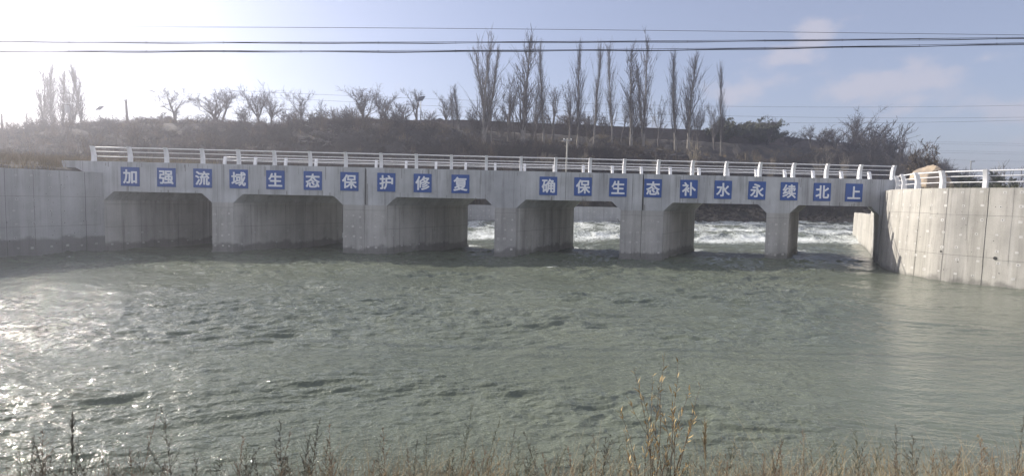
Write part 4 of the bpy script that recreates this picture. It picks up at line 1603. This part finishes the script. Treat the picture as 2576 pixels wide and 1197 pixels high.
def house(label, u0, u1, Y, vtop, vsill, gable, depth=7, windows=1, chimneys=(), mat='plaster'):
    p0, p1 = at(u0, vsill, Y), at(u1, vsill, Y)
    zt = at((u0 + u1) / 2, vtop, Y).z
    ze = p0.z if gable else zt - 0.25
    w = p1.x - p0.x
    zb = min(gz(p0.x, Y), gz(p1.x, Y)) - 0.6
    root = thing('house', label, 'house', ((p0.x + p1.x) / 2, Y, zb))
    h = ze - zb
    mb = MB()
    mb.box(-w / 2, w / 2, 0, depth, 0, h)
    if gable:
        mb.prism([(-w / 2, 0, h), (w / 2, 0, h), (0, 0, zt - zb - 0.12)], [(-w / 2, depth, h), (w / 2, depth, h), (0, depth, zt - zb - 0.12)])
    mb.build('wall', M[mat], root)
    mb = MB()
    e = 0.45
    if gable:
        hr = zt - zb
        for s in (-1, 1):
            sl_ = (hr - h) / (w / 2)
            a = [(0, -e, hr), (s * (w / 2 + e), -e, h - sl_ * e), (s * (w / 2 + e), depth + e, h - sl_ * e), (0, depth + e, hr)]
            mb.hexa([(x, y, z - 0.10) for x, y, z in a] + a, 0)
    else:
        mb.box(-w / 2 - e, w / 2 + e, -e, depth + e, h + 0.003, zt - zb)
    rf = mb.build('roof', M['roof'], root)
    for cx, ctop in chimneys:
        q = at(cx, ctop, Y + 2)
        c = MB()
        lx = q.x - (p0.x + p1.x) / 2
        zr = h + (zt - zb - h) * max(0, 1 - abs(lx) / (w / 2)) if gable else h
        c.box(lx - 0.25, lx + 0.25, 1.8, 2.3, zr - 0.4, q.z - zb)
        c.box(lx - 0.31, lx + 0.31, 1.74, 2.36, q.z - zb + 0.002, q.z - zb + 0.12)
        c.build('chimney', M['brick'], rf)
    for k in range(windows):
        x = -w / 2 + w * (k + 0.5) / windows
        f = MB()
        f.box(x - 0.62, x + 0.62, -0.06, -0.004, h - 1.9, h - 0.6)
        wn = f.build('window', M['pole_pale'], root)
        g = MB()
        g.box(x - 0.54, x - 0.03, -0.075, -0.064, h - 1.82, h - 0.68)
        g.box(x + 0.03, x + 0.54, -0.075, -0.064, h - 1.82, h - 0.68)
        g.build('pane', M['dark_glass'], wn)
    return root


house('low flat roofed house by the left poplar clump', 190, 292, 100, 318, 324, False, 6, 2, mat='brick')
house('long low flat roofed shed left of the vase shaped tree', 318, 414, 95, 316, 324, False, 5, 2)
house('grey gabled house with two chimneys behind the slanting tree', 440, 606, 92, 305, 326, True, 8, 2, [(547, 303), (581, 312)])
house('small tiled roof house rising over the ridge wall right of the solar lamp', 1072, 1142, 97, 298, 311, True, 7, 1, mat='brick')


def pole(name, label, u, Y, vtop, r, mat, lean=0.0, arms=(), transformer=False, vfoot=None, insul=False):
    p = at(u, 430, Y)
    z = gz(p.x, Y)
    for _ in range(2):
        p = at(u, 500 + 0.02 * (u - 1288) - (z - H) * 1415 / Y, Y)
    h = at(u, vtop, Y).z - z
    root = thing(name, label, 'pole', (p.x, Y, z))
    mb = MB()
    mb.tube([(0, 0, -0.5), (lean * h * 0.5, 0, h * 0.5), (lean * h, 0, h)], [r, r * 0.85, r * 0.68], 10)
    mb.build('post', M[mat], root, smooth=True)
    for dz, w in arms:
        mb = MB()
        mb.box(lean * h - w / 2, lean * h + w / 2, -r - 0.09, -r * 0.7, h - dz - 0.05, h - dz + 0.05)
        a = mb.build('crossarm', M['steel'], root)
        for s in (-1, 1):
            q = MB()
            x = lean * h + s * (w / 2 - 0.08)
            q.tube([(x, -r - 0.045, h - dz + 0.05), (x, -r - 0.045, h - dz + 0.10), (x, -r - 0.045, h - dz + 0.16), (x, -r - 0.045, h - dz + 0.22)], [0.03, 0.07, 0.07, 0.035], 8)
            q.build('insulator', M['white_paint'], a, smooth=True)
    if transformer:
        mb = MB()
        mb.tube([(0, -r - 0.38, h - 2.0), (0, -r - 0.38, h - 1.95), (0, -r - 0.38, h - 0.75), (0, -r - 0.38, h - 0.7)], [0.30, 0.34, 0.34, 0.30], 14)
        mb.box(-0.16, 0.16, -r - 0.2, -r + 0.02, h - 1.7, h - 1.0)
        mb.build('transformer', M['steel'], root)
    return root


pole('utility_pole', 'grey utility pole at the left edge of the picture', 6, 100, 287, 0.2, 'pole_wood', 0.0, [(0.4, 1.3)])
pole('utility_pole', 'utility pole carrying a transformer inside the left poplar clump', 178, 99, 257, 0.24, 'pole_wood', -0.02, [(0.3, 1.8)], True)
pole('utility_pole', 'slanting bare utility pole between the two left houses', 322, 94, 250, 0.24, 'pole_wood', -0.045, [(0.25, 0.5)])
pole('utility_pole', 'pale short post with insulators standing behind the bridge railing', 1421, 66, 348, 0.13, 'pole_pale', 0.012, [(0.25, 1.0)])


def lamp(label, u, Y, vpanel, face):
    p = at(u, 430, Y)
    z = gz(p.x, Y)
    for _ in range(2):
        p = at(u, 500 + 0.02 * (u - 1288) - (z - H) * 1415 / Y, Y)
    h = at(u, vpanel, Y).z - z
    root = thing('street_lamp', label, 'street lamp', (p.x, Y, z), 0, 'solar street lamps on the ridge')
    mb = MB()
    mb.tube([(0, 0, -0.3), (0, 0, h * 0.5), (0, 0, h)], [0.09, 0.075, 0.05], 10)
    mb.build('post', M['steel'], root, smooth=True)
    mb = MB()
    c, w, d = Vector((0, 0, h + 0.12)), 0.44, 0.46
    ax, ay = Vector((1, 0.15, 0.16)).normalized(), Vector((0.35, 0.55, 0.78)).normalized()
    n = ax.cross(ay).normalized() * 0.03
    q = [c - ax * w - ay * d, c + ax * w - ay * d, c + ax * w + ay * d, c - ax * w + ay * d]
    mb.hexa([v - n for v in q] + [v + n for v in q])
    mb.build('solar_panel', M['solar'], root)
    mb = MB()
    pts = [Vector((0, 0, h - 2.4)), Vector((0.28 * face, -0.05, h - 1.7)), Vector((-0.1 * face, -0.15, h - 1.15)), Vector((-0.6 * face, -0.25, h - 0.85)), Vector((-1.0 * face, -0.35, h - 0.66))]
    mb.tube(pts, 0.035, 8)
    arm = mb.build('arm', M['steel'], root, smooth=True)
    mb = MB()
    e, f = pts[-1], pts[-1] + Vector((-0.5 * face, -0.12, 0.14))
    mb.hexa([e + Vector((0, -.14, -.05)), e + Vector((0, .14, -.05)), f + Vector((0, .1, -.03)), f + Vector((0, -.1, -.03)), e + Vector((0, -.12, .05)), e + Vector((0, .12, .05)), f + Vector((0, .08, .03)), f + Vector((0, -.08, .03))])
    mb.build('lamp_head', M['steel'], arm, bevel=0.01)
    return root


lamp('solar street lamp with its arm to the left, beside the left poplar clump', 253, 97, 274, 1)
lamp('solar street lamp with a pale tilted panel on the ridge near the middle', 1058, 80, 251, 0.55)

# lattice tower far away between the poplars
p = at(1645, 318, 330)
tw = thing('pylon', 'distant lattice pylon seen between the poplars', 'pylon', (p.x, 330, p.z - 14))
mb = MB()
hh = at(1645, 292, 330).z - (p.z - 14)
for sx in (-1, 1):
    for sy in (-1, 1):
        mb.tube([(sx * 2.2, sy * 2.2, 0), (sx * 0.5, sy * 0.5, hh)], 0.14, 4)
for k in range(7):
    a, b = k / 7, (k + 1) / 7
    wa, wb = 2.2 - 1.7 * a, 2.2 - 1.7 * b
    for s in (-1, 1):
        mb.tube([(-wa, s * wa, hh * a), (wb, s * wb, hh * b)], 0.07, 4)
        mb.tube([(wa, s * wa, hh * a), (-wb, s * wb, hh * b)], 0.07, 4)
mb.build('mast', M['steel'], tw)
mb = MB()
for k in (0.98, 0.86):
    mb.tube([(-3.0, 0, hh * k), (3.0, 0, hh * k)], 0.12, 4)
mb.build('crossarm', M['steel'], tw)

# boulder on the right bank


def boulder(name, label, u, vbase, Y, w, h, seed, mat, pts_=None):
    p = at(u, vbase, Y)
    z = gz(p.x, Y) - 0.15
    bm = bmesh.new()
    bmesh.ops.create_icosphere(bm, subdivisions=5, radius=1)
    co = np.array([v.co[:] for v in bm.verts])
    n1 = fbm(co[:, 0] * 1.5 + seed, co[:, 1] * 1.5 + co[:, 2] * 1.3, 4, seed)
    n2 = fbm(co[:, 0] * 5 + co[:, 2] * 3, co[:, 1] * 5 + co[:, 2] * 4, 3, seed + 5)
    r = 1 + 0.10 * n1 + 0.035 * n2
    rg = random.Random(seed)
    planes = [(Vector((rg.gauss(0, 1), rg.gauss(0, 1), rg.gauss(0, 0.7))).normalized(), rg.uniform(0.72, 0.9)) for _ in range(5)]
    planes += [(Vector((0.75, -0.2, 0.62)).normalized(), 0.70), (Vector((-0.85, -0.2, 0.45)).normalized(), 0.78), (Vector((-0.1, -0.9, 0.4)).normalized(), 0.75), (Vector((-0.5, -0.2, 0.8)).normalized(), 0.84)]
    for v, k in zip(bm.verts, r):
        c = v.co * float(k)
        for n, dd in planes:
            e = c.dot(n) - dd
            if e > 0:
                c -= n * e * 0.8
        v.co = Vector((c.x * w / 2, c.y * w / 2.3, max(c.z, -0.5) * h / 1.35 + h * 0.36))
    me = bpy.data.meshes.new(name)
    bm.to_mesh(me)
    bm.free()
    me.materials.append(mat)
    o = link(name, me)
    o.location = (p.x, Y, z)
    return tag(o, label, 'boulder')


boulder('boulder', 'large tan boulder behind the railing of the curved wall', 2342, 470, 35, 2.6, 1.72, 4, M['boulder'])
boulder('boulder', 'small pale boulder at the foot of the large tan one', 2348, 474, 33.2, 1.0, 0.42, 9, M['slab'])


# ------------------------------------------------------------------ overhead lines
def px_curve(pts, Y, ext=True, n=70):
    us, vs = np.array([p[0] for p in pts], float), np.array([p[1] for p in pts], float)
    deg = min(3, len(pts) - 1)
    k = np.polyfit((us - 1288) / 1288, vs, deg)
    lo, hi = (-500, 3076) if ext else (us[0], us[-1])
    uu = np.linspace(lo, hi, n)
    vv = np.polyval(k, (uu - 1288) / 1288)
    if ext:
        e0, e1 = np.polyval(k, -1.0), np.polyval(k, 1.0)
        s0 = (np.polyval(k, -0.95) - e0) / 0.05
        s1 = (e1 - np.polyval(k, 0.95)) / 0.05
        t = (uu - 1288) / 1288
        vv = np.where(t < -1, e0 + (t + 1) * s0, np.where(t > 1, e1 + (t - 1) * s1, vv))
    return [at(u, v, Y) for u, v in zip(uu, vv)]


def wire(label, pts, Y, r, ext=True, group=None):
    P = px_curve(pts, Y, ext)
    mb = MB()
    mb.tube(P, r, 6)
    return tag(mb.build('overhead_wire', M['wire'], smooth=True), label, 'wire', group)


wire('thin single wire, highest line across the sky', [(0, 69), (500, 70), (1100, 71), (1600, 76), (2100, 84), (2576, 88)], 19, 0.0075)


def cable(label, pts, Y, r, seed, gap):
    P = px_curve(pts, Y, True, 240)
    rg = random.Random(seed)
    root = thing('overhead_cable', label, 'cable', P[0], 0, 'bundled cables above the bridge')
    o = P[0]
    mb = MB()
    mb.tube([p - o for p in P[::3]], 0.008, 6)
    mb.build('messenger_wire', M['cable'], root, smooth=True)
    for k in range(2):
        mb = MB()
        ph = rg.uniform(0, 6)
        q = []
        for i, p in enumerate(P):
            s = 0.5 + 0.5 * math.sin(i * 0.21 + ph) * math.sin(i * 0.083 + ph * 2 + k)
            q.append(p - o + Vector((0, 0.02 * k, -gap * (0.25 + 0.75 * s) - 0.012 * k)))
        mb.tube(q, r, 6)
        mb.build('cable', M['cable'], root, smooth=True)
    mb = MB()
    for i in range(6, len(P), 13):
        p = P[i] - o
        mb.tube([p + Vector((0, 0, 0.02)), p + Vector((0.01, 0, -gap - 0.02))], 0.007, 5)
    mb.build('hanger', M['cable'], root)


cable('upper bundled black cable sagging across the sky', [(0, 104), (500, 108), (1200, 104), (1900, 102), (2250, 99), (2576, 94)], 19, 0.0085, 1, 0.04)
cable('lower and thicker bundled black cable across the sky', [(0, 126), (500, 130), (1000, 126), (1700, 122), (2150, 119), (2576, 107)], 19.5, 0.0115, 2, 0.05)
GWR = 'power lines above the ridge'
wire('upper of the power lines sloping down over the left trees', [(0, 197), (500, 226), (1060, 246), (1760, 268), (2150, 270), (2576, 265)], 60, 0.0115, True, GWR)
wire('middle power line just under the upper one over the left trees', [(0, 206), (500, 238), (1060, 263), (1760, 291), (2150, 297), (2576, 295)], 60, 0.0115, True, GWR)
wire('lowest power line crossing the left poplars at mid height', [(0, 243), (500, 267), (1060, 288), (1760, 307), (2250, 310), (2576, 302)], 60, 0.0115, True, GWR)
for k, (v0, v1) in enumerate([(357, 361), (362, 366), (379, 383), (384, 389), (402, 405)]):
    wire('%s of the faint far power lines over the right bank' % ['topmost', 'second from top', 'middle', 'second from bottom', 'lowest'][k],
         [(2310, v0), (2420, v0 + 1), (2500, v0 + 3), (2640, v1 + 1)], 220, 0.035, False, 'far power lines at right')
q = at(2443, 408, 62)
lamp_ = thing('street_lamp', 'slim distant lamp post standing behind the young pines', 'street lamp', (q.x, 62, gz(q.x, 62)))
mb = MB()
mb.tube([(0, 0, 0), (0, 0, q.z - gz(q.x, 62))], 0.05, 8)
mb.build('post', M['steel'], lamp_)
mb = MB()
hq = q.z - gz(q.x, 62)
mb.hexa([(-.05, -.1, hq), (.35, -.1, hq + .05), (.35, .1, hq + .05), (-.05, .1, hq), (-.05, -.1, hq + .12), (.35, -.1, hq + .14), (.35, .1, hq + .14), (-.05, .1, hq + .12)])
mb.build('lamp_head', M['steel'], lamp_)


# ------------------------------------------------------------------ weeds on the near bank
def wormwood(seed, h, bushy=1.0, lean=0.0, top=1.0):
    rg = random.Random(seed)
    s = []
    T = limb(rg, s, (0, 0, -0.05), bend(rg, (0, 0, 1), lean + rg.uniform(0, 0.06)), h, 0.0028, 0.0010, 10, 0.035, 0.01)
    n = int(h * 34 * bushy)
    for i in range(n):
        t = 0.16 + 0.84 * (i + rg.random()) / n
        j = min(9, int(t * 10))
        f = t * 10 - j
        a, b = T[j], T[min(10, j + 1)]
        p = tuple(a[0][c] * (1 - f) + b[0][c] * f for c in range(3))
        L = h * 0.36 * (1.02 - t) ** 0.9 * rg.uniform(0.25, 1.0) ** 1.3 + 0.012
        B = limb(rg, s, p, bend(rg, a[1], rg.uniform(0.45, 0.9)), L, 0.0014, 0.0008, 3, 0.10, 0.08)
        m = int(2 + L * 62 * bushy)
        for _ in range(m):
            q = B[rg.randint(0, 3)]
            g = rg.random()
            pp = vadd(q[0], q[1], -g * L / 3 if q is not B[0] else 0)
            limb(rg, s, pp, bend(rg, q[1], rg.uniform(0.3, 1.1)), rg.uniform(0.008, 0.024) * top, 0.0018 * top, 0.0009, 1, 0.1, 0.2)
    V, F = tubes_np(s, 3)
    return V, F


def reed(seed, h):
    rg = random.Random(seed)
    s = []
    T = limb(rg, s, (0, 0, -0.05), bend(rg, (0, 0, 1), 0.07), h, 0.0028, 0.0012, 10, 0.02, 0.0)
    for i in range(90):
        t = 0.76 + 0.24 * rg.random()
        j = min(9, int(t * 10))
        q = T[j]
        f = t * 10 - j
        p = vadd(q[0], q[1], f * h / 10)
        limb(rg, s, p, bend(rg, q[1], rg.uniform(0.1, 0.35)), rg.uniform(0.03, 0.075), 0.0016, 0.0010, 2, 0.08, -0.05)
    for i in range(6):
        q = T[rg.randint(1, 6)]
        limb(rg, s, q[0], bend(rg, q[1], rg.uniform(0.3, 0.6)), h * rg.uniform(0.25, 0.4), 0.0024, 0.0008, 4, 0.06, -0.10)
    return tubes_np(s, 3)


def tuft(seed, h, n):
    rg = random.Random(seed)
    s = []
    for i in range(n):
        limb(rg, s, (rg.gauss(0, 0.06), rg.gauss(0, 0.06), -0.04), bend(rg, (0, 0, 1), rg.uniform(0.02, 0.5)), h * rg.uniform(0.45, 1.0), 0.0017, 0.0006, 5, 0.08, -0.03)
    return tubes_np(s, 3)


WEED = {}
for i in range(7):
    WEED['worm%d' % i] = (wormwood(400 + i, 1.0, [1.0, 0.7, 1.3, 0.85, 1.15, 0.6, 1.4][i], 0.02 * i), 1.0)
for i in range(2):
    WEED['reed%d' % i] = (reed(430 + i, 1.0), 1.0)
for i in range(4):
    WEED['tuft%d' % i] = (tuft(450 + i, 0.6, 110), 0.6)
WM = {}


def weed_mesh(key, mat):
    if (key, mat) not in WM:
        (V, F), h = WEED[key]
        WM[(key, mat)] = np_mesh('weed', V, F, M[mat])
    return WM[(key, mat)]


def weed(key, mat, u, vtop, Y, label, wide=1.0, group='dry weeds along the near bank', name='weed', cat='weed', rz=None):
    p = at(u, min(1190, vtop + 120), Y)
    z = float(bank_z(np.array([p.x]), np.array([Y]))[0]) - 0.02
    h = at(u, vtop, Y).z - z
    s = h / WEED[key][1]
    o = link(name, weed_mesh(key, mat))
    o.location = (p.x, Y, z)
    s2 = s if s < 1.2 else 1.2 + (s - 1.2) * 0.5
    o.scale = (s2 * wide, s2 * wide, s)
    o.rotation_euler = (0, 0, rw.uniform(0, 6.28) if rz is None else rz)
    return tag(o, label, cat, group)


rw = random.Random(77)
for key, mat, u, vt, Y, wide, lab in [
    ('reed0', 'weed_dark', 168, 1046, 4.3, 1.0, 'dark reed with a drooping plume, tallest at the far left'),
    ('worm1', 'weed_brown', 326, 1012, 4.4, 0.8, 'tall thin reddish weed stalk against the sparkling water'),
    ('worm0', 'weed_dark', 442, 992, 4.5, 1.0, 'tall dark branching weed with a tufted tip, second tall one from the left'),
    ('worm3', 'weed_dark', 506, 1078, 4.4, 1.2, 'dark weed bending left beside the tall tufted one'),
    ('worm2', 'weed_dark', 728, 1024, 4.3, 0.95, 'dense dark bushy weed, left stem of the tall pair'),
    ('worm6', 'weed_dark', 762, 1034, 4.35, 0.9, 'dense dark bushy weed, right stem of the tall pair'),
    ('worm0', 'weed_green', 596, 1096, 4.4, 1.1, 'dark green weed with short side shoots left of the bushy pair'),
    ('worm5', 'weed_green', 1148, 984, 4.6, 1.0, 'tall open green weed near the middle, left of two'),
    ('worm1', 'weed_green', 1187, 1000, 4.6, 1.0, 'tall open green weed near the middle, right of two'),
    ('worm5', 'weed_dark', 1262, 1040, 4.5, 0.9, 'slim dark weed standing alone right of the two tall green ones'),
    ('worm4', 'weed_brown', 962, 1064, 4.3, 0.8, 'russet weed with a feathery tip left of the tall green pair'),
    ('worm3', 'weed_dark', 1404, 1030, 4.5, 0.9, 'thin upright dark weed left of the yellow leaved willow'),
    ('worm1', 'weed_dark', 1488, 1030, 4.4, 1.1, 'dark leaning weed next to the yellow leaved willow'),
    ('reed1', 'weed_straw', 1778, 1048, 4.5, 1.0, 'pale straw reed just right of the yellow leaved willow'),
    ('worm5', 'weed_dark', 1962, 1100, 4.4, 0.9, 'thin dark weed above the golden grass tuft'),
    ('worm1', 'weed_dark', 2066, 1070, 4.5, 0.9, 'slim dark weed right of the golden grass tuft'),
    ('worm4', 'weed_green', 2172, 1072, 4.4, 0.9, 'greenish weed with a slim spike, middle of the right bank'),
    ('worm2', 'weed_dark', 2290, 1058, 4.4, 0.9, 'bushy dark weed right of the greenish spike'),
    ('worm6', 'weed_brown', 2380, 1088, 4.4, 0.9, 'bushy russet weed among the straw stalks at right'),
    ('worm0', 'weed_dark', 2546, 1000, 4.3, 0.8, 'tallest dark weed at the far right edge'),
]:
    weed(key, mat, u, vt, Y, lab, wide)
MATS_L = ['weed_dark'] * 5 + ['weed_brown'] * 2 + ['weed_green']  # mostly dark at left: backlit silhouettes put into the colour
MATS_R = ['weed_brown'] * 4 + ['weed_dark'] * 2 + ['weed_straw'] * 4 + ['weed_green'] * 2
for i in range(240):
    u = -60 + 2700 * (i + rw.random()) / 240
    mat = rw.choice(MATS_L if u < 850 else MATS_R)
    vt = 1195 - 125 * rw.random() ** 1.5
    kk = 'worm%d' % rw.randint(0, 6)
    Y = rw.uniform(3.7, 4.9)
    weed(kk, mat, u, vt, Y, {'weed_dark': 'dark dry branching weed in the low fringe at the water edge', 'weed_brown': 'russet dry branching weed in the low fringe at the water edge',
                             'weed_straw': 'straw coloured branching weed in the low fringe at the water edge', 'weed_green': 'grey green branching weed in the low fringe at the water edge'}[mat],
         rw.uniform(0.7, 1.3), 'low %s fringe weeds' % mat[5:])
for i, (u, vt) in enumerate([(1590, 1120), (1905, 1125), (1960, 1130), (1868, 1140), (2130, 1150), (2430, 1110), (2500, 1095), (2470, 1120), (1075, 1110), (1110, 1125), (1040, 1140), (830, 1150), (640, 1150), (1500, 1150), (1700, 1110), (2330, 1120), (2556, 1100), (1440, 1140), (120, 1130), (250, 1140)]):
    dark = u < 700  # left tufts take their backlit darkness from the material
    weed('tuft%d' % (i % 4), 'weed_dark' if dark else rw.choice(['weed_straw', 'weed_brown']), u, vt, rw.uniform(4.0, 4.6),
         'dark thin bladed grass tuft at the left of the bank' if dark else 'dry tan grass tuft on the near bank', 0.9 if u < 1850 else 1.1, 'dark grass tufts at left' if dark else 'dry grass tufts on the near bank', 'grass_tuft', 'grass tuft')
# ground cover of the bank itself
pb = [(rb.uniform(-7, 7), rb.uniform(3.5, 4.9), 0) for _ in range(1300)]
pb = [(x, y, float(bank_z(np.array([x]), np.array([y]))[0])) for x, y, _ in pb]
V, F = blades([p for p in pb if p[0] < -1.6 and float(perlin(np.array([p[0] * 1.7]), np.array([0.4]), 3)[0]) + rb.uniform(-0.25, 0.3) > 0], 0.60, 0.0020, 12, 16)
tag(link('grass', np_mesh('grass', V, F, M['weed_brown'])), 'short dry ground cover at the left of the near bank', kind='stuff')
V, F = blades([p for p in pb if p[0] >= -1.6 and float(perlin(np.array([p[0] * 1.7]), np.array([0.4]), 3)[0]) + rb.uniform(-0.2, 0.55) > 0], 0.66, 0.0020, 13, 22)
tag(link('grass', np_mesh('grass', V, F, M['weed_straw'])), 'tan dry grass along the near bank', kind='stuff')


# yellow-leaved willow sapling
def willow_sapling():
    rg = random.Random(12)
    Y = 4.5
    p = at(1672, 1190, Y)
    z = float(bank_z(np.array([p.x]), np.array([Y]))[0])
    root = thing('willow_sapling', 'willow sapling with narrow yellow leaves rising from the near bank', 'sapling', (p.x, Y, z - 0.03))
    st, LV, LF = [], [], []

    def leaf(q, d, L):
        sd = norm((d[1] + rg.gauss(0, .4), -d[0] + rg.gauss(0, .4), rg.gauss(0, 0.4)))
        w = L * rg.uniform(0.075, 0.11)
        m = vadd(q, d, L * 0.45)
        tip = vadd(vadd(q, d, L), (0, 0, 1), rg.uniform(-0.25, 0.12) * L)
        b = len(LV)
        LV.extend([q, vadd(m, sd, w), tip, vadd(m, sd, -w)])
        LF.append((b, b + 1, b + 2, b + 3))
    # (tip column, tip row) of the main shoots
    tips = [(1597, 925), (1618, 1000), (1562, 1035), (1640, 945), (1670, 890), (1706, 905), (1660, 960), (1690, 990), (1734, 985), (1762, 965), (1752, 1040), (1575, 1090), (1712, 1040), (1635, 1060)]
    for k, (u, v) in enumerate(tips):
        T = at(u, v, Y + rg.uniform(-0.2, 0.2)) - Vector((p.x, Y, z - 0.03))
        b = Vector((rg.uniform(-0.16, 0.16) + T.x * 0.3, rg.uniform(-0.08, 0.08), 0))
        pts = []
        n = 9
        for i in range(n + 1):
            t = i / n
            c = b.lerp(T, t)
            c.x += (b.x - T.x) * 0.32 * math.sin(math.pi * t) * 0.7 + rg.gauss(0, 0.005)
            c.y += rg.gauss(0, 0.006)
            pts.append(c)
        for i in range(n):
            ra, rb_ = 0.0052 * (1 - 0.72 * i / n), 0.0052 * (1 - 0.75 * (i + 1) / n)
            st.append((*pts[i], *pts[i + 1], ra, rb_))
        for i in range(4, n + 1):
            dd = (pts[min(i + 1, n)] - pts[i - 1]).normalized()
            m = (rg.randint(1, 2) if i < 7 else rg.randint(3, 6)) if k % 2 == 0 or i > 6 else rg.randint(0, 1)
            for _ in range(m):
                q = pts[i - 1].lerp(pts[i], rg.random())
                leaf(tuple(q), bend(rg, tuple(dd), rg.uniform(0.25, 0.75)), rg.uniform(0.05, 0.085))
        for _ in range(2):
            i = rg.randint(3, 6)
            dd = (pts[i + 1] - pts[i]).normalized()
            B = limb(rg, st, tuple(pts[i]), bend(rg, tuple(dd), rg.uniform(0.3, 0.6)), rg.uniform(0.18, 0.36), 0.0022, 0.0011, 5, 0.05, 0.12)
            for q in B[3:]:
                for _ in range(rg.randint(1, 3)):
                    leaf(q[0], bend(rg, q[1], rg.uniform(0.2, 0.7)), rg.uniform(0.045, 0.075))
    V, F = tubes_np(st, 5)
    link('stem', np_mesh('stem', V, F, M['stem_brown'], None, True), root)
    link('foliage', np_mesh('foliage', np.array(LV), np.array(LF), M['yellow_leaf']), root)


willow_sapling()

# ------------------------------------------------------------------ added air haze, also imitating the lens glare at left
mb = MB()
mb.box(-1600, 1600, -120, 1600, -3.0, 36.0)
hz_m = bpy.data.materials.new('haze_glare')
hz_m.use_nodes = True
nt = hz_m.node_tree
nt.nodes.clear()
o_ = nt.nodes.new('ShaderNodeOutputMaterial')
v_ = nt.nodes.new('ShaderNodeVolumePrincipled')
v_.inputs['Color'].default_value = (0.90, 0.91, 1.0, 1)
v_.inputs['Density'].default_value = 0.0020
v_.inputs['Anisotropy'].default_value = 0.80
nt.links.new(v_.outputs['Volume'], o_.inputs['Volume'])
tag(mb.build('haze_glare', hz_m), kind='stuff')
